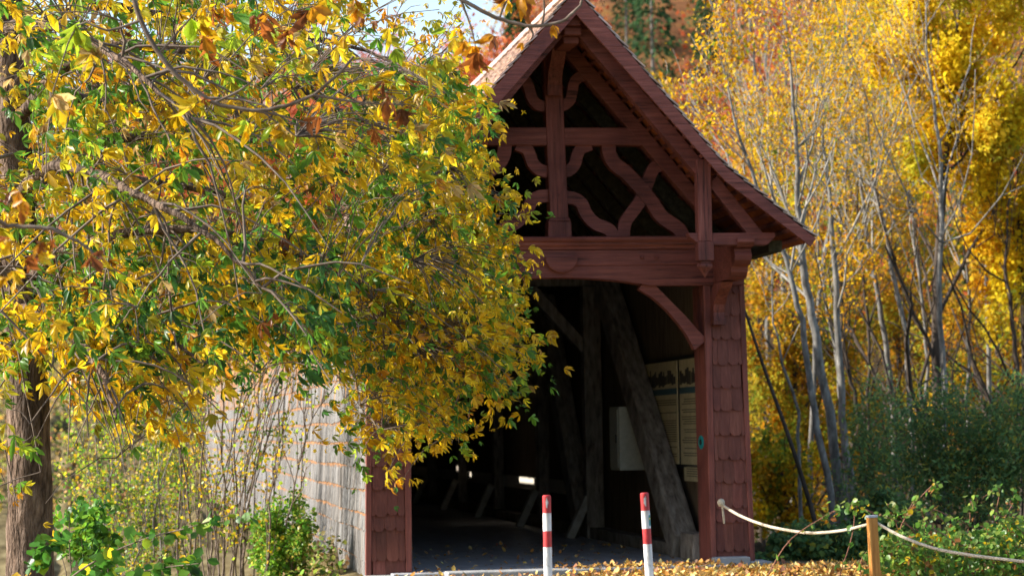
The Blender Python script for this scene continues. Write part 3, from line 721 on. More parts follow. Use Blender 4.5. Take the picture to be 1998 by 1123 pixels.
gx = np.concatenate([np.linspace(-900, -60, 20)[:-1], np.linspace(-60, -8, 27)[:-1], np.linspace(-8, 9, 69)[:-1], np.linspace(9, 60, 31)[:-1], np.linspace(60, 120, 25)[:-1], np.linspace(120, 900, 18)])
gy = np.concatenate([np.linspace(-120, -8, 18)[:-1], np.linspace(-8, 26, 101)[:-1], np.linspace(26, 100, 60)[:-1], np.linspace(100, 420, 110)[:-1], np.linspace(420, 1500, 12)])
GX, GY = np.meshgrid(gx, gy); GZ = ground_h(GX, GY)
gn = np.random.default_rng(5)
GZ -= .5*(np.abs(GX-.06) < 2.2)*(GY > -.2)*(GY < 26)
GZ += gn.normal(size=GZ.shape)*np.where((GY < 2), .006, np.where(GY > 60, .25, .08))
nx = len(gx); idx = np.arange(len(gx)*len(gy)).reshape(len(gy), nx)
fq = np.stack([idx[:-1, :-1], idx[:-1, 1:], idx[1:, 1:], idx[1:, :-1]], -1).reshape(-1, 4)
tag(obj('ground', np_mesh('ground', np.stack([GX, GY, GZ], -1).reshape(-1, 3), [fq], M['ground'], smooth=True)), kind='structure')
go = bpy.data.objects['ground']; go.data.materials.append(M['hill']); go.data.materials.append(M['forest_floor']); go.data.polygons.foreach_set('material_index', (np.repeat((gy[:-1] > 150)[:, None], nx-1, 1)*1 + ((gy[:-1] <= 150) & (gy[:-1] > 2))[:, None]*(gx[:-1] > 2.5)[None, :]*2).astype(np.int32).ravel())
b = MB(); b.face([(-300, 17, -3.75), (300, 17, -3.75), (300, 54, -3.75), (-300, 54, -3.75)]); tag(b.build('river', M['river']), kind='structure')
# masonry abutment carrying the portal
b = MB(); b.box(-2.2, 2.2, .3, 9, -4.6, -.41)
ab = b.build('abutment', M['concrete'], bridge)

# ================================================================== foliage tools
def palmate(P, A, N, S, T, g, n=5, spread=72):
    """each leaf -> n leaflets fanning from the leaf stalk"""
    ang = np.linspace(-spread, spread, n); ln = 1-.42*(np.abs(ang)/spread)**1.3
    A = unitrows(A); Bn = unitrows(np.cross(N, A)); Nn = np.cross(A, Bn)
    m = len(P); Ps, Ds, Ns, Ss, Ts = [], [], [], [], []
    for a, l in zip(ang, ln):
        th = R(a)+g.normal(size=m)*.12
        D = A*np.cos(th)[:, None]+Bn*np.sin(th)[:, None]-Nn*(.25+.2*g.random(m))[:, None]+g.normal(size=(m, 3))*.14
        Ps.append(P); Ds.append(D); Ns.append(Nn+g.normal(size=(m, 3))*.28); Ss.append(S*l*(1+g.normal(size=m)*.1))
        Ts.append(np.clip(T*(1+g.normal(size=(m, 1))*.13), .004, .95))
    return [np.concatenate(q) for q in (Ps, Ds, Ns, Ss, Ts)]
GOLD = (.68, .42, .011); YEL = (.76, .54, .022); OLIVE = (.40, .36, .02); LIME = (.34, .46, .03)
GREEN = (.11, .25, .025); DGREEN = (.045, .14, .028); ORANGE = (.58, .26, .014); RUST = (.27, .085, .018); BROWN = (.16, .055, .02); TAN = (.48, .33, .13)

# ================================================================== horse chestnut tree at the left
ch = thing('chestnut_tree', 'big horse chestnut with yellow, green and brown autumn leaves hanging in front of the bridge', 'tree', tuple(at(45, 1190, 20.5)))
CH0 = np.array(ch.location)
def line_px(pts, n=24): return smooth_line([at(*p) for p in pts], n)
tr = line_px([(58, 1330, 20.5), (58, 1190, 20.5), (58, 1000, 20.5), (55, 800, 20.5), (46, 600, 20.5), (32, 400, 20.4), (22, 150, 20.3), (10, -150, 20.2), (20, -500, 20)], 40)
trr = np.interp(np.linspace(0, 1, 40), [0, .1, .2, .6, 1], [.31, .235, .195, .155, .085])
g = np.random.default_rng(21)
def bark_tube(name, P, r, mat, sides=22):
    me = tubes_mesh(name, [(P, r)], mat, sides)
    co = np.empty(len(me.vertices)*3, np.float32); me.vertices.foreach_get('co', co); co = co.reshape(-1, 3)
    co += g.normal(size=co.shape)*.007; me.vertices.foreach_set('co', co.ravel()); return me
def put(name, me, par, off):
    o = obj(name, me, par); o.location = tuple(-off); return o
put('trunk', bark_tube('trunk', tr, trr, M['bark']), ch, CH0)
boughs = []
bough_px = [
 [(40, 560, 20.5), (150, 470, 20), (330, 440, 19.5), (520, 470, 20), (680, 560, 21), (800, 690, 22)],
 [(30, 420, 20.4), (160, 300, 21), (380, 260, 22), (600, 300, 22.5), (790, 390, 23.5), (930, 500, 24)],
 [(20, 250, 20.3), (150, 120, 19.5), (330, 105, 19.5), (520, 150, 20), (700, 230, 21.5), (880, 290, 23.5), (960, 260, 24)],
 [(18, 100, 20.3), (160, 20, 21), (360, 40, 22), (560, 60, 23), (720, 110, 24), (850, 170, 24.5)],
 [(35, 600, 20.5), (180, 560, 21.5), (360, 560, 22.5), (540, 600, 23.5), (700, 680, 24.5), (830, 780, 24), (900, 850, 24)],
 [(45, 640, 20.5), (160, 620, 19), (290, 650, 18.2), (380, 720, 17.8)],
 [(30, 380, 20.4), (120, 330, 18.8), (260, 370, 17.5), (420, 450, 17), (520, 540, 17)],
 [(15, 60, 20.3), (120, 60, 18.5), (250, 130, 17.2), (400, 260, 16.8)],
 [(30, 330, 20.4), (200, 350, 22.5), (420, 380, 24), (640, 450, 24.5), (820, 560, 23.6), (960, 660, 24), (1040, 720, 24)],
 [(20, 180, 20.3), (220, 200, 23), (470, 220, 25), (700, 300, 24.6), (860, 400, 24.5), (990, 440, 24.5)],
 [(42, 600, 20.5), (130, 660, 18), (190, 740, 17.2), (220, 820, 17)],
 [(42, 560, 20.5), (-40, 520, 18.5), (-120, 560, 17)],
]
for bp in bough_px:
    P = line_px(bp, 30); P[1:] += np.cumsum(g.normal(size=(29, 3))*.012, 0); boughs.append((P, np.linspace(.055, .008, 30)))
nodes = [P for P, r in boughs]
ZPOLY = [(-400, -400), (950, -100), (935, 80), (885, 170), (925, 230), (895, 300), (960, 370), (955, 470), (1000, 550), (975, 620), (1025, 680), (985, 780), (890, 830), (790, 880), (730, 850), (690, 760), (540, 720), (440, 830), (270, 910), (110, 1010), (-400, 1200)]
def in_zone_px(x, y): return bool(in_poly(np.array([x]), np.array([y]), ZPOLY)[0])
def in_zone(Q):
    x, y = proj(Q); return bool(in_poly(x, y, ZPOLY).all())
sec = []
for P, r in boughs:
    for k in range(30):
        i = g.integers(5, 30); d = unitrows((np.array([.55, -.1, -.35])+g.normal(size=3)*.75)[None])[0]
        ln = g.uniform(.35, 1.3); n = 7; t = np.linspace(0, 1, n)[:, None]
        Q = P[i]+d*ln*t+np.array([0, 0, -.5])*ln*t**2+np.cumsum(g.normal(size=(n, 3))*.015, 0)*(t > 0)
        if not in_zone(Q): continue
        sec.append((Q, np.linspace(.012, .004, n))); nodes.append(Q)
for k in range(75):                         # fine bare twigs hanging over the grey wall
    x, y = g.uniform(560, 780), g.uniform(500, 660); dp = g.uniform(21, 24.5) if k % 2 or x > 660 else g.uniform(26.5, 29.3); n = 9; u = np.linspace(0, 1, n)
    ax, ay = g.normal(25, 60), g.uniform(80, 210)
    Q = np.array([at(x+ax*t+18*math.sin(3*t+k), y+ay*t**1.1, dp) for t in u]); Q[1:] += np.cumsum(g.normal(size=(n-1, 3))*.012, 0)
    x1, y1 = proj(Q[-1])
    if x1 > 800 or (x1 > 720 and y1 > 850): continue
    sec.append((Q, np.linspace(.007, .003, n)))
for i, (P, r) in enumerate(boughs): put('limb', tubes_mesh('limb', [(P, r)], M['bark'], 8), ch, CH0)
NOD = np.concatenate(nodes)
zones = [  # polygon, sprays, depth range, leaflet size, palette
 ([(-60, -60), (620, -60), (690, 40), (760, 100), (880, 120), (905, 215), (800, 300), (780, 420), (560, 560), (300, 600), (-60, 620)], 1550, (17, 25.5), .112,
  [(.27, GOLD), (.18, YEL), (.17, OLIVE), (.10, LIME), (.24, GREEN), (.02, DGREEN), (.04, ORANGE), (.03, RUST), (.05, TAN)]),
 ([(120, 470), (620, 470), (640, 600), (590, 670), (480, 640), (330, 700), (140, 640)], 420, (17, 23), .112, [(.34, DGREEN), (.26, GREEN), (.1, LIME), (.2, GOLD), (.1, YEL), (.06, OLIVE)]),
 ([(560, 520), (960, 440), (1030, 560), (1075, 690), (1060, 740), (1040, 800), (930, 860), (880, 890), (815, 950), (785, 890), (735, 870), (720, 800), (690, 700), (610, 610)], 680, (20.6, 24.6), .093,
  [(.34, GOLD), (.22, YEL), (.05, ORANGE), (.1, OLIVE), (.1, LIME), (.17, GREEN), (.06, DGREEN)]),
 ([(760, 150), (900, 200), (955, 185), (1000, 225), (955, 280), (1000, 330), (1035, 400), (1050, 440), (990, 480), (1010, 560), (900, 620), (600, 580), (700, 400)], 700, (20.6, 24.6), .096,
  [(.3, GOLD), (.2, YEL), (.2, OLIVE), (.12, LIME), (.2, GREEN), (.06, DGREEN)]),
 ([(-40, 560), (330, 600), (480, 660), (440, 760), (360, 840), (240, 900), (150, 880), (120, 660), (40, 640), (10, 1000), (-40, 1100)], 210, (16.6, 22.5), .11,
  [(.3, GOLD), (.2, YEL), (.1, OLIVE), (.26, GREEN), (.08, LIME), (.08, ORANGE)]),
 ([(620, -40), (960, -40), (930, 50), (880, 120), (760, 100), (690, 40)], 45, (19, 25), .075, [(.4, OLIVE), (.3, GOLD), (.3, ORANGE)]),
 ([(190, 360), (440, 340), (470, 600), (400, 690), (200, 660)], 190, (28.4, 31), .10, [(.5, GOLD), (.3, YEL), (.2, GREEN)]),  # unseen sprays behind the crown, added to cast dapple on the wall
 ([(600, 540), (700, 520), (705, 770), (620, 640)], 70, (27, 29.3), .09, [(.4, GOLD), (.4, YEL), (.2, GREEN)]),
 ([(640, 600), (760, 640), (790, 850), (720, 860)], 70, (22, 26), .08, [(.6, GOLD), (.4, YEL)]),
]
TIPS = [((860, 170), (985, 222)), ((880, 240), (1000, 232)), ((900, 290), (985, 285)), ((930, 330), (1055, 432)), ((930, 420), (1012, 478)), ((950, 490), (1068, 548)), ((940, 590), (1000, 640)), ((970, 630), (1080, 690)), ((960, 680), (1072, 722)), ((930, 720), (1058, 808)), ((820, 770), (932, 882)), ((730, 840), (812, 952)), ((690, 800), (738, 912)), ((900, 540), (1040, 600)), ((900, 380), (1020, 415))]
TIPS = [((a[0]-30, a[1]-8), (b[0]-34, b[1]-10)) for a, b in TIPS]
LP, LA, LN, LS, LT, twigs = [], [], [], [], [], []
for poly, cnt, (d0, d1), size, pal in zones:
    pa = np.array(poly); x0, y0 = pa.min(0); x1, y1 = pa.max(0); pts = []
    while len(pts) < cnt:                   # drooping runs of sprays, as they hang along a twig
        x, y = g.uniform(x0, x1), g.uniform(y0, y1)
        if not in_poly(np.array([x]), np.array([y]), poly)[0]: continue
        dd = g.uniform(d0, d1); jx, jy = g.normal()*24, g.normal()*24; m = int(g.integers(5, 12)); th = R(g.normal(38, 22)); ln_ = g.uniform(90, 190)
        for q in range(m):
            u = q/(m-1)-.35; xx, yy = x+math.cos(th)*ln_*u+g.normal()*13, y+math.sin(th)*ln_*u+25*u*abs(u)+g.normal()*13
            if in_zone_px(xx+jx, yy+jy) and (x < 700 or in_zone_px(xx-25, yy-10)): pts.append((xx, yy, dd+u*.6+g.normal()*.12))
    g.shuffle(pts); pts = [tuple(p_) for p_ in pts[:cnt]]
    if size == .093:                        # tips that hang out beyond the mass of leaves
        for a_, b_ in TIPS:
            dp = g.uniform(21, 24); m = 11
            for q in range(m):
                u = q/(m-1); pts.append((a_[0]+(b_[0]-a_[0])*u+g.normal()*7, a_[1]+(b_[1]-a_[1])*u-18*math.sin(u*3)+g.normal()*7, dp+g.normal()*.08))
        cnt = len(pts)
    hue = g.choice(len(pal), len(pts), p=np.array([p[0] for p in pal])/sum(p[0] for p in pal))
    for (x, y, dep), hk in zip(pts, hue):
        p = at(x, y, dep); dd = np.linalg.norm(NOD-p, axis=1); j = int(dd.argmin())
        if dd[j] < 2.2:
            q = NOD[j]; t = np.linspace(0, 1, 5)[:, None]
            twigs.append((q+(p-q)*t+np.array([0, 0, -.12*dd[j]])*np.sin(t*math.pi)*-1+g.normal(size=(5, 3))*.012*np.sin(t*math.pi), np.linspace(.0055, .003, 5)))
        k = int(g.integers(3, 7))
        for _ in range(k):
            LP.append(p+g.normal(size=3)*np.array([.12, .12, .11]))
            LA.append(np.array([.42, -.22, -.60])+g.normal(size=3)*.45)
            LN.append(np.array([-.50, -.36, .62])+g.normal(size=3)*.42)
            LS.append(size*g.uniform(.5, 1.4))
            c = np.array(pal[hk][1]) if g.random() < .6 else np.array(pal[g.choice(len(pal), p=np.array([q_[0] for q_ in pal])/sum(q_[0] for q_ in pal))][1])
            LT.append(np.clip(c*(1+g.normal()*.18), .004, .95))
LP, LA, LN, LS, LT = map(np.array, (LP, LA, LN, LS, LT))
pp = palmate(LP, LA, LN, LS, LT, g)
crown = put('crown', leaves_mesh('crown', *pp, M['leaf'], LEAF, curl=g.uniform(-.05, .5, len(pp[0])), wid=g.uniform(.6, 1.15, len(pp[0]))), ch, CH0)
put('twigs', tubes_mesh('twigs', sec+twigs, M['twig'], 4), ch, CH0)
# near branches with large brown leaves
def near_branch(pts, rad, leaves, side=()):
    P = line_px(pts, 40); P[1:-1] += g.normal(size=(38, 3))*.003
    ls = [(P, np.linspace(rad, rad*.45, 40))]
    for s_ in side:
        Q = line_px(s_, 10); ls.append((Q, np.linspace(rad*.5, rad*.22, 10)))
    br = put('overhanging_branch', tubes_mesh('overhanging_branch', ls, M['twig'], 7), ch, CH0)
    P_, A_, N_, S_, T_ = [], [], [], [], []
    for (x, y, d, size, pal, k) in leaves:
        for _ in range(k):
            P_.append(at(x+g.normal()*9, y+g.normal()*7, d+g.normal()*.1)); A_.append(np.array([g.normal()*.45, g.normal()*.4, -.9])); N_.append(np.array([g.normal()*.5, -.9, .35]))
            S_.append(size*1.12*g.uniform(.55, 1.1)); T_.append(np.clip(np.array(pal[g.integers(len(pal))])*(1+g.normal()*.15), .004, .95))
    q = palmate(*map(np.array, (P_, A_, N_, S_, T_)), g, n=5, spread=58)
    o = obj('leaves', leaves_mesh('leaves', *q, M['leaf'], LEAF, curl=g.uniform(-.2, 1.1, len(q[0])), wid=g.uniform(.7, 1.25, len(q[0]))), br)
BRN = [RUST, BROWN, RUST, ORANGE]; MIX = [GOLD, RUST, YEL, ORANGE]; YG = [YEL, GOLD, LIME, OLIVE]
near_branch([(20, -420, 19), (420, -330, 15), (780, -110, 15), (890, -8, 15), (960, 30, 15), (1010, 47, 15), (1060, 50, 15), (1100, 38, 15), (1130, 12, 15), (1150, -40, 15)], .017,
  [(930, 95, 15, .16, MIX, 2), (935, 110, 15, .15, BRN, 2), (900, 70, 15, .10, MIX, 2), (1000, 5, 15, .13, MIX, 3), (1030, -5, 15, .13, BRN, 3), (965, 75, 15, .12, BRN, 2), (1015, 68, 15, .08, MIX, 1), (1072, 60, 15, .07, [ORANGE], 1), (880, 60, 15, .09, YG, 2)],
  side=[[(900, 3, 15), (918, 50, 15), (928, 92, 15)], [(1030, 50, 15), (1040, 66, 15), (1036, 78, 15)], [(1058, 48, 15), (1062, 20, 15), (1060, -10, 15)], [(975, 34, 15), (985, 8, 15), (1000, -12, 15)]])
near_branch([(10, -380, 19), (120, -220, 15), (235, -60, 15), (275, 40, 15), (310, 105, 15), (360, 160, 15), (420, 200, 15), (490, 215, 15), (550, 208, 15), (610, 185, 15), (660, 145, 15), (690, 110, 15)], .019,
  [(380, 40, 15, .15, YG, 3), (410, 80, 15, .15, MIX, 3), (395, 190, 15, .14, MIX, 3), (480, 240, 15, .14, YG, 3), (545, 245, 15, .14, YG, 3), (600, 235, 15, .15, BRN, 2), (640, 200, 15, .12, MIX, 3), (520, 30, 15, .16, BRN, 4), (600, 20, 15, .14, BRN, 3), (560, 50, 15, .14, BRN, 2),
   (735, 160, 15, .12, BRN, 2), (760, 190, 15, .13, BRN, 2), (795, 215, 15, .14, BRN, 2), (150, 60, 15, .17, YG, 4), (190, 100, 15, .17, [TAN, YEL, TAN], 3), (110, 190, 15, .16, [TAN, LIME, YEL], 3), (700, 20, 15, .12, BRN, 2), (430, 10, 15, .14, MIX, 3)],
  side=[[(310, 105, 15), (350, 60, 15), (385, 20, 15)], [(420, 200, 15), (470, 175, 15), (500, 150, 15)], [(610, 185, 15), (700, 200, 15), (790, 205, 15)], [(275, 40, 15), (210, 60, 15), (150, 50, 15), (100, 190, 15)], [(490, 215, 15), (545, 225, 15), (600, 240, 15)], [(480, -120, 15), (520, -30, 15), (560, 20, 15), (610, 12, 15)]])
near_branch([(30, 300, 20.3), (-60, 330, 14), (-40, 400, 12), (20, 440, 12), (90, 445, 12), (150, 470, 12), (190, 500, 12)], .016,
  [(40, 385, 12, .12, MIX, 3), (90, 470, 12, .11, BRN, 3), (60, 500, 12, .11, MIX, 3), (165, 500, 12, .10, BRN, 2), (10, 470, 12, .11, MIX, 3), (20, 530, 12, .11, [YEL, GOLD], 3)])

# ================================================================== shrubs and bushes
def blob(c, rad, n, g, shell=.55, clumps=26, cr=.34):
    """points in clumps spread through an ellipsoid"""
    cc = rand_dirs(clumps, g)*(g.random((clumps, 1))**(1/2.2)); k = g.integers(clumps, size=n)
    p = cc[k]+rand_dirs(n, g)*(g.random((n, 1))**(shell))*cr
    return np.asarray(c)+p*np.asarray(rad), k
def bush(name, label, cat, px, py, d, rx, ry, n, size, pal, shape=CHIP, mat='farleaf', depth_r=None, stems=14, group=None, seed=1, clumps=26, base_y=None, stemmat='twig', cr=.34, srad=.014):
    g = np.random.default_rng(seed); c = at(px, py, d); rx, ry = rx*d/F, ry*d/F
    gz = float(ground_h(c[0], c[1])); t = thing(name, label, cat, (c[0], c[1], gz), group); off = np.array(t.location)
    P, k = blob(c, (rx, depth_r or rx, ry), n, g, clumps=clumps, cr=cr)
    P[:, 2] = np.maximum(P[:, 2], ground_h(P[:, 0], P[:, 1])+.03)
    T = pick_cols(n, pal, g)*(1+.18*g.normal(size=clumps))[k][:, None]
    put('foliage', leaves_mesh('foliage', P, rand_dirs(n, g)+np.array([0, 0, -.3]), rand_dirs(n, g)+np.array([0, 0, .6]), size*g.uniform(.6, 1.35, n), np.clip(T, .004, .95), M[mat], shape), t, off)
    ls = []
    for i in range(stems):
        q = P[g.integers(n)]; bp = np.array([c[0]+(q[0]-c[0])*.25, c[1]+(q[1]-c[1])*.25, gz-.1]); u = np.linspace(0, 1, 8)[:, None]
        ls.append((bp+(q-bp)*np.concatenate([u**1.4, u**1.4, u], 1)+g.normal(size=(8, 3))*.02, np.linspace(srad, srad*.3, 8)))
    if ls: put('stems', tubes_mesh('stems', ls, M[stemmat], 5), t, off)
    return t
bush('bush', 'small bright green bush in sunlight against the grey shingled wall', 'bush', 556, 1062, 29.8, 62, 104, 6200, .048, [(.38, (.12, .30, .03)), (.34, (.22, .42, .045)), (.2, (.36, .46, .06)), (.08, (.45, .40, .08))], ROUND, 'leaf', .5, 26, seed=31, clumps=40)
bush('hazel_bush', 'dark green leafy bush low down just behind the chestnut trunk', 'bush', 165, 1050, 24, 75, 80, 750, .08, [(.6, GREEN), (.3, DGREEN), (.1, LIME)], ROUND, 'leaf', .6, 10, seed=33)

# leafless twiggy shrub beside the wall
def twiggy(name, label, base, fans, d, n_leaf, pal, seed, rad=.02, mat='twig', leafsize=.06):
    g = np.random.default_rng(seed); c = at(base[0], base[1], d); gz = float(ground_h(c[0], c[1]))
    t = thing(name, label, 'shrub', (c[0], c[1], gz)); off = np.array(t.location); ls = []; ends = []
    for (x, y, dd) in fans:
        e = at(x, y, d+dd); bp = np.array([c[0]+g.normal()*.2+(e[0]-c[0])*.35, c[1]+g.normal()*.5, gz-.1]); m = (bp+e)/2+np.array([(bp[0]-e[0])*.18, 0, (e[2]-bp[2])*.06])+g.normal(size=3)*.12
        P = smooth_line([bp, m, e], 16); P += np.cumsum(g.normal(size=P.shape)*.03, 0); r_ = g.uniform(.6, 1.25)*rad
        ls.append((P, np.linspace(r_, r_*.25, 16)))
        for q in range(9):
            i = g.integers(4, 15); dr = unitrows(((P[i]-P[i-1])*6+g.normal(size=3)*.28+np.array([0, 0, .2]))[None])[0]; ln = g.uniform(.3, 1.0); u = np.linspace(0, 1, 6)[:, None]
            Q = P[i]+dr*ln*u+np.cumsum(g.normal(size=(6, 3))*.02, 0)*(u > 0); ls.append((Q, np.linspace(r_*.38, .003, 6))); ends += list(Q[2:])
    put('stems', tubes_mesh('stems', ls, M[mat], 5), t, off)
    E = np.array(ends)[g.integers(len(ends), size=n_leaf)]+g.normal(size=(n_leaf, 3))*.05
    put('foliage', leaves_mesh('foliage', E, rand_dirs(n_leaf, g)+np.array([0, 0, -.5]), rand_dirs(n_leaf, g), leafsize*g.uniform(.6, 1.3, n_leaf), pick_cols(n_leaf, pal, g), M['leaf'], ROUND), t, off)
    return t
g2 = np.random.default_rng(77)
YLV = [(.4, YEL), (.25, LIME), (.2, GOLD), (.15, TAN)]
twiggy('bare_shrub', 'tall twiggy shrub with grey stems and few yellow leaves beside the grey wall', (420, 1140), [(g2.uniform(300, 640), g2.uniform(520, 820), g2.uniform(-1.2, 1.0)) for _ in range(28)], 30.5, 2600, [(.3, YEL), (.3, LIME), (.2, GREEN), (.2, GOLD)], 41, .016, 'twig', .05)
twiggy('bare_shrub', 'twiggy shrub with yellowish small leaves between the chestnut trunk and the taller shrub', (280, 1140), [(g2.uniform(140, 400), g2.uniform(640, 960), g2.uniform(-1.5, 1.5)) for _ in range(30)], 34, 8500, [(.4, LIME), (.28, GREEN), (.17, YEL), (.15, TAN)], 43, .015, 'paletwig', .048)

# young twig with round green leaves, bottom left
yt = thing('young_shrub', 'low arching shoots with round green leaves at the foot of the chestnut', 'shrub', tuple(at(60, 1200, 17.5))); off = np.array(yt.location)
g = np.random.default_rng(91); ls = []; P_, D_, S_, T_ = [], [], [], []
for pts in ([(40, 1210, 17.8), (160, 1110, 17.3), (270, 1055, 17), (370, 1028, 16.8), (465, 998, 16.7)], [(60, 1210, 17.5), (180, 1140, 17), (300, 1110, 16.8), (390, 1098, 16.6)], [(80, 1210, 17.8), (150, 1130, 17.8), (220, 1080, 17.8)], [(20, 1210, 17.2), (70, 1090, 17), (120, 1040, 17)]):
    P = line_px(pts, 26); ls.append((P, np.linspace(.009, .003, 26)))
    for i in range(5, 26):
        for _ in range(3 if i > 10 else 2):
            P_.append(P[i]+g.normal(size=3)*.035); D_.append(np.array([.4, -.2, -.35])+g.normal(size=3)*.6); S_.append(.098*g.uniform(.6, 1.2)); T_.append(pick_cols(1, [(.6, (.06, .18, .022)), (.25, (.11, .26, .03)), (.1, LIME), (.07, YEL)], g)[0])
put('stems', tubes_mesh('stems', ls, M['twig'], 5), yt, off)
n = len(P_); put('foliage', leaves_mesh('foliage', np.array(P_), np.array(D_), np.array([[0, -.5, .8]])+g.normal(size=(n, 3))*.4, np.array(S_), np.array(T_), M['leaf'], ROUND), yt, off)

# brambles at the right edge: leafy mass and long arching canes
def brambles():
    g = np.random.default_rng(55)
    c = at(1830, 1150, 26.4); gz = float(ground_h(c[0], c[1])); t = thing('bramble_bush', 'sunlit green brambles with reddish arching canes behind the rope barrier', 'bramble', (c[0], c[1], gz)); off = np.array(t.location)
    P_, ls = [], []
    tops = [(1620, 1000), (1660, 985), (1700, 1000), (1735, 1010), (1745, 990), (1780, 985), (1825, 950), (1830, 1000), (1870, 1020), (1900, 985), (1935, 960), (1960, 1000), (1990, 1015), (1975, 975), (1800, 1030), (1850, 1040), (1925, 1030), (1760, 1060), (1700, 1080), (1880, 1080), (1950, 1070), (2020, 1000), (2060, 1030)]
    for x, y in tops:
        d = 26.2+g.uniform(-.5, .7); e = at(x, y, d); bp = at(x+g.normal()*60+30, 1175, d+.2); m = (e+bp)/2+np.array([g.normal()*.12, 0, .18])
        P = smooth_line([bp, m, e+np.array([g.normal()*.05, 0, .03]), e+np.array([g.normal()*.1, -.05, -.05])], 18); ls.append((P, np.linspace(.008, .003, 18)))
        for _ in range(34):
            i = g.integers(3, 18); P_.append(P[i]+g.normal(size=3)*.035)
    n0 = 4600; poly = [(1700, 1060), (1760, 1030), (1800, 1050), (1860, 1030), (1900, 1040), (1960, 1010), (2060, 1010), (2060, 1150), (1690, 1150)]
    while len(P_) < n0:
        x, y = g.uniform(1680, 2060, 300), g.uniform(1000, 1150, 300); ok = in_poly(x, y, poly)
        for a, b_ in zip(x[ok], y[ok]): P_.append(at(a, b_, g.uniform(25.7, 27.2)))
    P_ = np.array(P_); n = len(P_)
    put('foliage', leaves_mesh('foliage', P_, rand_dirs(n, g)+np.array([0, -.2, -.3]), rand_dirs(n, g)*.7+np.array([-.3, -.3, .7]), .07*g.uniform(.5, 1.3, n), pick_cols(n, [(.36, (.10, .22, .035)), (.34, (.17, .31, .05)), (.16, (.30, .38, .08)), (.08, (.36, .16, .05)), (.06, YEL)], g), M['leaf'], ROUND), t, off)
    put('canes', tubes_mesh('canes', ls, M['cane'], 5), t, off)
M['cane'] = noise_mat('bramble cane', [(.3, (.16, .06, .04)), (.7, (.32, .15, .09))], nscale=6, rough=.7)
brambles()
DK = [(.42, (.10, .19, .075)), (.3, (.14, .24, .085)), (.16, (.20, .30, .09)), (.12, (.36, .34, .06))]
for i, (px, py, d, rx, ry, n, lb) in enumerate([
    (1590, 1075, 30.5, 90, 52, 2200, 'low dark green shrub in the bridge shadow under the sagging rope'),
    (1500, 1120, 30.2, 40, 30, 600, 'small dark shrub at the foot of the right red pillar'),
    (1720, 1050, 31, 90, 80, 2200, 'dark green shrub in shade directly behind the wooden rope post'),
    (1850, 915, 35, 145, 155, 5600, 'large dark bluish green willow bush in shade behind the brambles'),
    (1990, 910, 34, 105, 160, 3800, 'dark green bush at the right edge beside the large willow bush'),
    (1730, 900, 39, 90, 150, 3000, 'thin green bush between the grey trunks and the large willow bush')]):
    bush('shrub' if i < 3 else 'willow_bush', lb, 'shrub' if i < 3 else 'bush', px, py, d, rx, ry, int(n*1.5), .075 if i < 3 else .085, DK, LEAF if i > 2 else ROUND, 'farleaf', None, 16, seed=60+i, clumps=34, stemmat='darkbark', cr=.42)

# ================================================================== trees on the right bank
def grow(P, r, g, lv, out, ends, n, lo=.3, up=.75, ln=(.25, .5)):
    L_ = np.linalg.norm(P[-1]-P[0])
    for _ in range(n):
        i = int(g.uniform(lo, .97)*(len(P)-1)); tdir = P[min(i+1, len(P)-1)]-P[max(i-1, 0)]; tdir = tdir/np.linalg.norm(tdir)
        sd = rand_dirs(1, g)[0]; sd -= tdir*(sd@tdir); d = tdir*.75+sd/np.linalg.norm(sd)*g.uniform(.35, .75); d /= np.linalg.norm(d)
        l = L_*g.uniform(*ln)*(1.15-i/len(P)); k = 7; u = np.linspace(0, 1, k)[:, None]
        Q = P[i]+d*l*u+np.array([0, 0, up])*l*.35*u**2+np.cumsum(g.normal(size=(k, 3))*l*.03, 0)*(u > 0)
        rr = r[i]*g.uniform(.38, .6); R_ = np.linspace(rr, max(rr*.3, .004), k); out.append((Q, R_)); ends.extend(Q[2:])
        if lv > 1: grow(Q, R_, g, lv-1, out, ends, max(3, n//4), .2, up, (.35, .7))
def bare_tree(label, pix, d, w, seed, n=16, leaves=500, pal=None, mat='paletwig', lo=.4, size=.085):
    g = np.random.default_rng(seed); P = line_px([(x, y, d) for x, y in pix], 26); P[1:] += np.cumsum(g.normal(size=(25, 3))*.02, 0)
    b0 = P[0].copy(); gz = float(ground_h(b0[0], b0[1])); 
    P = np.vstack([[b0[0]+.05, b0[1], min(gz, b0[2])-.2], P]) if b0[2] > gz else P
    r = np.interp(np.linspace(0, 1, len(P)), [0, .5, 1], [w*.43, w*.31, w*.07])*d/F
    t = thing('bare_tree', label, 'tree', (b0[0], b0[1], gz)); off = np.array(t.location); out, ends = [], []
    grow(P, r, g, 3, out, ends, int(n*.85), lo)
    put('trunk', tubes_mesh('trunk', [(P, r)], M[mat], 9), t, off)
    put('branches', tubes_mesh('branches', out, M['sunlit_twig' if mat == 'paletwig' else mat], 4), t, off)
    E = np.array(ends); m = int(leaves*2.0)
    Pq = E[g.integers(len(E), size=m)]+g.normal(size=(m, 3))*.08
    put('crown', leaves_mesh('crown', Pq, rand_dirs(m, g)+np.array([0, 0, -.3]), rand_dirs(m, g), size*g.uniform(.5, 1.3, m), pick_cols(m, pal or [(.5, YEL), (.3, GOLD), (.2, TAN)], g), M['farleaf'], CHIP), t, off)
TW = [(.45, (.66, .38, .012)), (.25, (.70, .46, .018)), (.1, TAN), (.14, ORANGE), (.06, (.22, .28, .03))]
bare_tree('thickest pale grey trunk leaning up past the eave tip of the roof', [(1640, 960), (1612, 800), (1590, 650), (1568, 520), (1556, 400), (1545, 230), (1535, 60)], 40, 24, 101, 18, 900, TW)
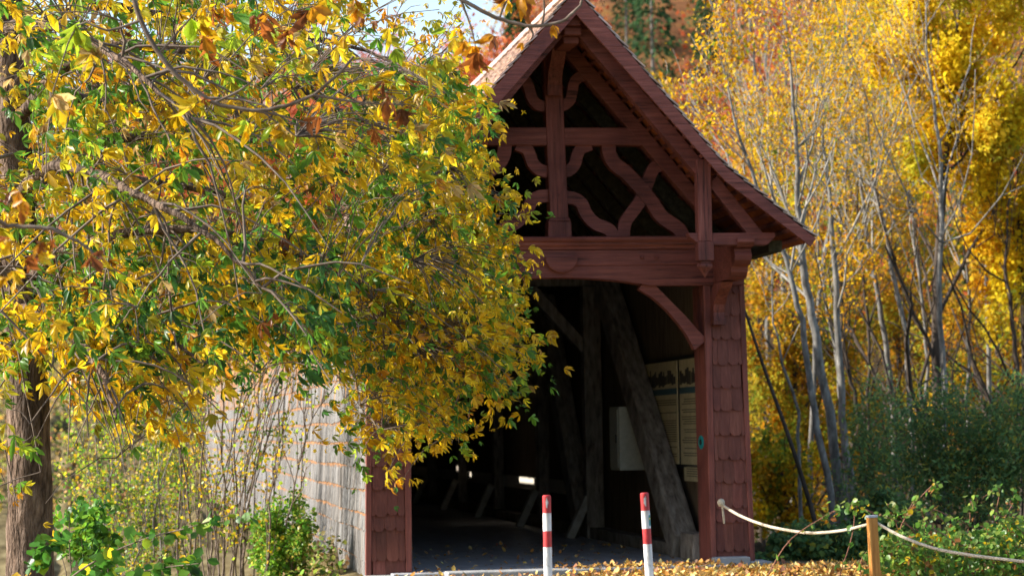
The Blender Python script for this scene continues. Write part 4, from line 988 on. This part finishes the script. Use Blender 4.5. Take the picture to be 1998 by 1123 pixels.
bare_tree('slender grey trunk emerging from below the roof eave, left of the thickest trunk', [(1622, 965), (1588, 790), (1560, 640), (1530, 510), (1490, 370), (1450, 220), (1420, 90)], 38, 17, 102, 15, 700, TW)
bare_tree('straight grey trunk just right of the thickest pale trunk', [(1663, 965), (1642, 800), (1628, 600), (1617, 430), (1608, 270), (1600, 120)], 42, 19, 103, 18, 800, TW)
bare_tree('pale upright trunk rising out of the large willow bush', [(1842, 900), (1836, 700), (1830, 540), (1826, 400), (1820, 250), (1800, 90), (1795, -40)], 42, 15, 104, 18, 700, TW)
bare_tree('thin dark forked trunk left of the pale upright trunk by the willow bush', [(1778, 820), (1766, 640), (1745, 500), (1710, 330), (1690, 180)], 44, 13, 105, 15, 600, TW)
bare_tree('grey leaning trunk between the straight trunk and the thin forked one', [(1742, 800), (1722, 640), (1695, 480), (1675, 320), (1665, 150)], 47, 14, 106, 15, 600, TW)
bare_tree('thin pale tree with fan of twigs directly above the roof slope', [(1545, 900), (1530, 600), (1510, 420), (1495, 260), (1485, 120), (1480, -20)], 66, 14, 107, 14, 500, [(.5, TAN), (.3, GOLD), (.2, ORANGE)])
bare_tree('whitish bare stems at the top edge between hillside and yellow trees', [(1500, 900), (1495, 500), (1480, 300), (1465, 160), (1450, 20), (1445, -60)], 70, 12, 108, 10, 350, [(.6, TAN), (.4, ORANGE)])
bare_tree('slim grey tree standing near the right edge of the wood', [(1935, 850), (1930, 640), (1925, 470), (1940, 300), (1960, 120)], 48, 12, 109, 15, 600, TW)
bare_tree('thin tree with many upright whips above the leaning trunks', [(1580, 900), (1600, 560), (1640, 380), (1650, 240), (1655, 80)], 50, 12, 110, 17, 500, TW)
bare_tree('bare sapling with dark stem at the far right edge', [(2000, 900), (1985, 650), (1970, 480), (1990, 260)], 45, 12, 111, 14, 500, TW, mat='darkbark')
bare_tree('dark stemmed sapling in deep shade low between the grey trunks', [(1690, 930), (1672, 780), (1640, 640), (1650, 520)], 44, 11, 112, 12, 500, [(.5, ORANGE), (.5, GOLD)], mat='darkbark')
for i, (lb, x0, y0, x1, y1, dp) in enumerate([
    ('very thin grey stem between the thickest trunk and the straight trunk', 1650, 930, 1585, 200, 45), ('very thin stem crossing in front of the ochre tree', 1700, 900, 1660, 260, 46),
    ('thin wavy stem left of the pale upright trunk', 1805, 840, 1770, 180, 49), ('thin grey stem between the pale upright trunk and the slim right edge tree', 1890, 830, 1885, 240, 47), ('thin stem rising beside the red pillar below the eave', 1560, 940, 1500, 480, 41)]):
    bare_tree(lb, [(x0, y0, ), ((x0*2+x1)/3+8, (y0*2+y1)/3), ((x0+2*x1)/3-6, (y0+2*y1)/3), (x1, y1)], dp, 9, 130+i, 11, 350, TW, mat='darkbark' if i == 1 else 'paletwig')
# leaning dead pole
lp_ = line_px([(1600, 1075, 36), (1588, 1010, 36), (1545, 870, 36), (1495, 730, 36), (1448, 590, 36)], 20)
t = thing('leaning_pole', 'thin dark dead stem leaning left towards the bridge eave', 'dead tree', tuple(lp_[0])); put('trunk', tubes_mesh('trunk', [(lp_, np.linspace(.045, .02, 20))], M['darkbark'], 7), t, lp_[0])

def leafy_tree(label, px, py, d, rx, ry, n, pal, seed, size=.118, clumps=75, dr=.8, mat='darkbark'):
    g = np.random.default_rng(seed); c = at(px, py, d); rx, ry = rx*d/F, ry*d/F
    gz = float(ground_h(c[0], c[1])); t = thing('yellow_tree', label, 'tree', (c[0], c[1], gz)); off = np.array(t.location)
    n = int(n*1.15); P, k = blob(c, (rx, rx*dr, ry), n, g, clumps=clumps, cr=.21); keep = P[:, 2] > ground_h(P[:, 0], P[:, 1])+.1; P, k = P[keep], k[keep]; m = len(P)
    cl = pick_cols(clumps, pal+[(.10, (.26, .34, .04)), (.06, (.12, .22, .035))], g)[k]
    T = np.clip((pick_cols(m, pal, g)*.5+cl*.5)*(1+.15*g.normal(size=clumps))[k][:, None], .004, .95)
    put('crown', leaves_mesh('crown', P, rand_dirs(m, g)+np.array([0, 0, -.4]), rand_dirs(m, g)+np.array([-.3, 0, .4]), size*g.uniform(.55, 1.35, m), T, M['farleaf'], CHIP), t, off)
    tp = np.array([c[0], c[1], c[2]+ry*.6]); bp = np.array([c[0]+g.normal()*.3, c[1], gz-.3])
    tk = smooth_line([bp, (bp+tp)/2+g.normal(size=3)*.3, tp], 16); rr = np.linspace(.17, .03, 16)
    put('trunk', tubes_mesh('trunk', [(tk, rr)], M[mat], 8), t, off)
    out, ends = [], []; grow(tk, rr, g, 2, out, ends, 16, .25, .3, (.3, .6)); put('branches', tubes_mesh('branches', out, M[mat], 4), t, off)
GY1 = [(.5, (.82, .60, .025)), (.3, (.76, .48, .018)), (.14, (.5, .42, .03)), (.06, (.62, .28, .015))]
GY2 = [(.4, (.58, .32, .014)), (.25, (.48, .20, .012)), (.22, (.40, .36, .025)), (.22, (.17, .24, .03))]  # lower trees: shade of the wood put into a darker leaf palette
GY3 = [(.35, (.54, .33, .02)), (.3, (.66, .42, .02)), (.2, (.42, .24, .05)), (.15, (.40, .44, .05)), (.08, (.13, .22, .04))]
for i, a in enumerate([
    ('bright yellow tree filling the top right corner', 1880, 120, 45, 200, 250, 20000, GY1),
    ('golden tree at the right edge at half height', 1990, 430, 46, 150, 240, 12000, GY1),
    ('yellow olive tree behind the bare pale stems above the eave', 1640, 330, 64, 190, 300, 14000, GY3),
    ('orange gold tree glowing behind the grey trunks beside the red pillar', 1550, 760, 58, 130, 250, 11000, GY2),
    ('gold tree in the middle of the wood behind the forked trunk', 1750, 620, 66, 190, 260, 13000, GY2),
    ('deep gold tree behind the large willow bush', 1930, 760, 60, 170, 250, 10000, GY2),
    ('thin orange tree just above the right roof slope', 1450, 400, 74, 85, 230, 3800, [(.4, ORANGE), (.3, GOLD), (.3, TAN)]),
    ('pale yellow tree at the top between bare stems and bright corner tree', 1730, 60, 74, 150, 190, 8000, GY1),
    ('low gold and green tree at the foot of the right pillar', 1520, 960, 47, 90, 150, 4200, [(.3, GOLD), (.2, ORANGE), (.3, (.13, .2, .03)), (.2, OLIVE)]),
    ('shaded ochre tree filling the gap low between the grey trunks', 1660, 860, 70, 160, 230, 9000, GY2),
    ('yellow tree just past the right edge of the wood', 2140, 330, 56, 130, 300, 7000, GY1),
    ('gold tree low past the right edge behind the bushes', 2120, 800, 58, 140, 230, 6000, GY2),
    ('gold tree behind the bridge wall, left of the low gold and green tree', 1400, 680, 68, 110, 280, 7000, GY2),
    ]): leafy_tree(*a, seed=200+i)

# ================================================================== far hillside wood
def far_crown(kind, seed, pal, n=1700):
    g = np.random.default_rng(seed)
    if kind == 'conifer':
        z = g.random(n)**.8; r_ = (1-z)*2.6*(.55+.45*np.abs(np.sin(z*34)))*np.sqrt(g.random(n)*.6+.4); a = g.random(n)*2*math.pi
        P = np.stack([r_*np.cos(a), r_*np.sin(a), 1.5+z*17], 1); D = np.stack([np.cos(a), np.sin(a), -.5+0*a], 1)
        S = g.uniform(.3, .7, n)
    else:
        P, k = blob((0, 0, 8), (4.2, 4.2, 5.6), n, g, clumps=22, cr=.4); D = rand_dirs(n, g); S = g.uniform(.26, .6, n)
    return leaves_mesh('crown', P, D, rand_dirs(n, g)+np.array([0, 0, .6]), S, pick_cols(n, pal, g, .22), M['farleaf'], CHIP)
KINDS = {
 'beech_tree': ('rust red beech among the trees covering the far hillside', [(.5, (.46, .10, .04)), (.3, (.54, .16, .05)), (.2, (.36, .13, .08))]),
 'birch_tree': ('bright yellow birch among the trees covering the far hillside', [(.6, (.66, .42, .03)), (.4, (.52, .36, .04))]),
 'ash_tree': ('greyish brown half bare tree among the trees covering the far hillside', [(.5, (.34, .24, .16)), (.3, (.42, .25, .14)), (.2, (.26, .20, .15))]),
 'oak_tree': ('orange brown oak among the trees covering the far hillside', [(.5, (.50, .22, .04)), (.3, (.40, .16, .05)), (.2, (.34, .26, .05))]),
 'spruce_tree': ('dark green spruce among the trees covering the far hillside', [(.6, (.035, .085, .035)), (.4, (.06, .12, .045))])}
tm = tubes_mesh('trunk', [(np.array([[0, 0, -1.5], [.1, 0, 5], [0, .1, 11.]]), np.array([.25, .18, .06]))], M['paletwig'], 6)
protos = {k: [far_crown('conifer' if k == 'spruce_tree' else 'round', 300+i+7*j, v[1]) for i in range(3)] for j, (k, v) in enumerate(KINDS.items())}
g = np.random.default_rng(404); placed = []
def far_tree(kind, x, y, sc):
    z = float(ground_h(x, y)); t = thing(kind, KINDS[kind][0], 'tree', (x, y, z-.3), 'trees on the far hillside')
    t.rotation_euler = (0, 0, g.uniform(0, 6.28)); t.scale = (sc*g.uniform(.85, 1.1), sc*g.uniform(.85, 1.1), sc*g.uniform(.85, 1.2))
    obj('crown', protos[kind][g.integers(3)], t); obj('trunk', tm, t); placed.append((x, y))
def px_ground(px, dist): d = ray(px, 853.); d = d/abs(d[1]); return CAM[0]+d[0]*dist, CAM[1]+dist
for px, dist, sc in ((1290, 245, 1.25), (1262, 268, 1.0), (1238, 262, .8), (1322, 285, .9), (1400, 300, 1.1), (1395, 250, .8)):
    far_tree('spruce_tree', *px_ground(px, dist), sc)
for px, dist in ((1215, 285), (1232, 300), (1180, 330), (1275, 225)): far_tree('birch_tree', *px_ground(px, dist), .8)
for px in (1120, 1150, 1165, 1185, 1205, 1335, 1350, 1365, 1385, 1410, 1300, 1250):
    far_tree('oak_tree' if px in (1150, 1365, 1250) else 'beech_tree', *px_ground(px, g.uniform(275, 350) if px not in (1300, 1250) else 330), g.uniform(.75, 1.05))
for px in np.linspace(1140, 1400, 16):
    far_tree(['beech_tree', 'oak_tree', 'beech_tree', 'ash_tree'][g.integers(4)], *px_ground(px+g.normal()*6, g.uniform(330, 400)), g.uniform(.9, 1.2))
for px in np.linspace(1150, 1380, 12):
    far_tree(['beech_tree', 'beech_tree', 'ash_tree'][g.integers(3)], *px_ground(px+g.normal()*5, g.uniform(185, 225)), g.uniform(.34, .5))
tries = 0
while len(placed) < 215 and tries < 6000:
    tries += 1
    px = g.uniform(250, 1560); dist = g.uniform(150, 400); x, y = px_ground(px, dist)
    if 1170 < px < 1360 and dist < 305 and not (dist < 190 and g.random() < .4): continue
    if any((x-a)**2+(y-b_)**2 < 5.2**2 for a, b_ in placed): continue
    far_tree(['beech_tree', 'oak_tree', 'ash_tree', 'birch_tree', 'spruce_tree'][g.choice(5, p=[.60, .18, .14, .06, .02])], x, y, g.uniform(.7, 1.15))
n = 34000; g = np.random.default_rng(606); k = 420
cpx = np.concatenate([g.uniform(1380, 2700, k-90), g.uniform(-500, 300, 90)]); cd = g.uniform(120, 400, k)
cxy = np.array([px_ground(a, b_) for a, b_ in zip(cpx, cd)]); ci = g.integers(k, size=n)
P = np.stack([cxy[ci, 0], cxy[ci, 1], np.zeros(n)], 1)+rand_dirs(n, g)*(g.random((n, 1))**.5)*np.array([4.2, 4.2, 5.0]); P[:, 2] += ground_h(cxy[ci, 0], cxy[ci, 1])+5.0
cc = pick_cols(k, [(.4, (.46, .11, .04)), (.25, (.5, .22, .04)), (.2, (.62, .40, .03)), (.15, (.06, .12, .045))], g)
tag(obj('far_wood', leaves_mesh('far_wood', P, rand_dirs(n, g), rand_dirs(n, g)+np.array([0, 0, .6]), g.uniform(.4, 1.0, n), np.clip(cc[ci]*(1+g.normal(size=(n, 1))*.2), .004, .95), M['farleaf'], CHIP)), kind='stuff', label='rust and gold woodland on the hillside behind the yellow trees', cat='woodland')
print('far trees', len(placed))

# far bank undergrowth seen below the chestnut
g = np.random.default_rng(505); n = 26000
px = g.uniform(-150, 760, n); dist = g.uniform(92, 150, n)**1.0; d = np.array([ray(p, 853.) for p in (0, 1000)])
sx = (px-CX)/F; vx = RM[0, 0]*sx-RM[0, 2]; vy = RM[1, 0]*sx-RM[1, 2]
X = CAM[0]+vx/vy*dist; Y_ = CAM[1]+dist; Z_ = ground_h(X, Y_)+g.random(n)**2*1.6
tag(obj('undergrowth', leaves_mesh('undergrowth', np.stack([X, Y_, Z_], 1), rand_dirs(n, g), rand_dirs(n, g)+np.array([-.3, -.2, .6]), g.uniform(.12, .34, n), pick_cols(n, [(.3, (.42, .30, .14)), (.25, (.30, .33, .06)), (.2, (.5, .36, .08)), (.15, (.16, .22, .04)), (.1, (.36, .16, .06))], g, .25), M['farleaf'], CHIP)), kind='stuff', label='brown and green undergrowth on the far river bank', cat='undergrowth')

n = 17000; X = g.uniform(-9, -2.5, n); Y_ = g.uniform(-6, 22, n); Z_ = ground_h(X, Y_)+g.random(n)**2.4*np.where(X > -4.6, .25, .9)
m2 = 2200; X[:m2] = g.uniform(-3.9, -2.4, m2); Y_[:m2] = g.uniform(.4, 8, m2); Z_[:m2] = ground_h(X[:m2], Y_[:m2])+g.random(m2)**1.6*.45
ok = ~((X > -3.2) & (Y_ < .4)); X, Y_, Z_ = X[ok], Y_[ok], Z_[ok]; n = len(X)
tag(obj('ground_cover', leaves_mesh('ground_cover', np.stack([X, Y_, Z_], 1), rand_dirs(n, g)+np.array([0, 0, .2]), rand_dirs(n, g)+np.array([-.2, -.2, .7]), g.uniform(.04, .085, n), pick_cols(n, [(.3, (.36, .28, .13)), (.28, (.13, .24, .04)), (.26, (.28, .36, .06)), (.1, (.42, .34, .08)), (.06, (.28, .13, .05))], g, .25), M['leaf'], ROUND)), kind='stuff', label='fallen leaves and low weeds on the bank beside the grey wall', cat='ground cover')

# fallen leaves
n1, n2, n3 = 10500, 300, 900
x = np.concatenate([g.uniform(-.1, 4.6, n1), g.uniform(-1.7, 1.75, n2), g.uniform(-3.4, 4, n3)])
y = np.concatenate([g.uniform(-2.6, -.3, n1), -.25+g.random(n2)**1.6*6.5, g.uniform(-3.5, -.6, n3)])
edge = np.concatenate([(g.random(n1) < np.clip((x[:n1]+.1)/1.1, .05, 1)), np.ones(n2+n3, bool)])
z = np.concatenate([ground_h(x[:n1], y[:n1])+g.random(n1)*.035, np.full(n2, .006)+g.random(n2)*.012, ground_h(x[-n3:], y[-n3:])+.012+g.random(n3)*.02])
onthr = (np.abs(y+.45) < .17) & (x > -1.45) & (x < 1.86); z = np.where(onthr, .03+g.random(len(z))*.02, z)
P = np.stack([x, y, z], 1)[edge]; m = len(P)
Nrm = rand_dirs(m, g)*.42+np.array([0, 0, 1]); tag(obj('fallen_leaves', leaves_mesh('fallen_leaves', P, rand_dirs(m, g)*np.array([1, 1, .25]), Nrm, g.uniform(.032, .075, m), pick_cols(m, [(.34, (.62, .38, .09)), (.2, (.50, .24, .05)), (.26, (.28, .13, .06)), (.2, (.68, .52, .2))], g, .2), M['litter'], ROUND, curl=g.uniform(-1.1, 1.1, m), wid=g.uniform(.6, 1.2, m))), kind='stuff', label='fallen yellow and brown leaves on the ground before the portal', cat='fallen leaves')
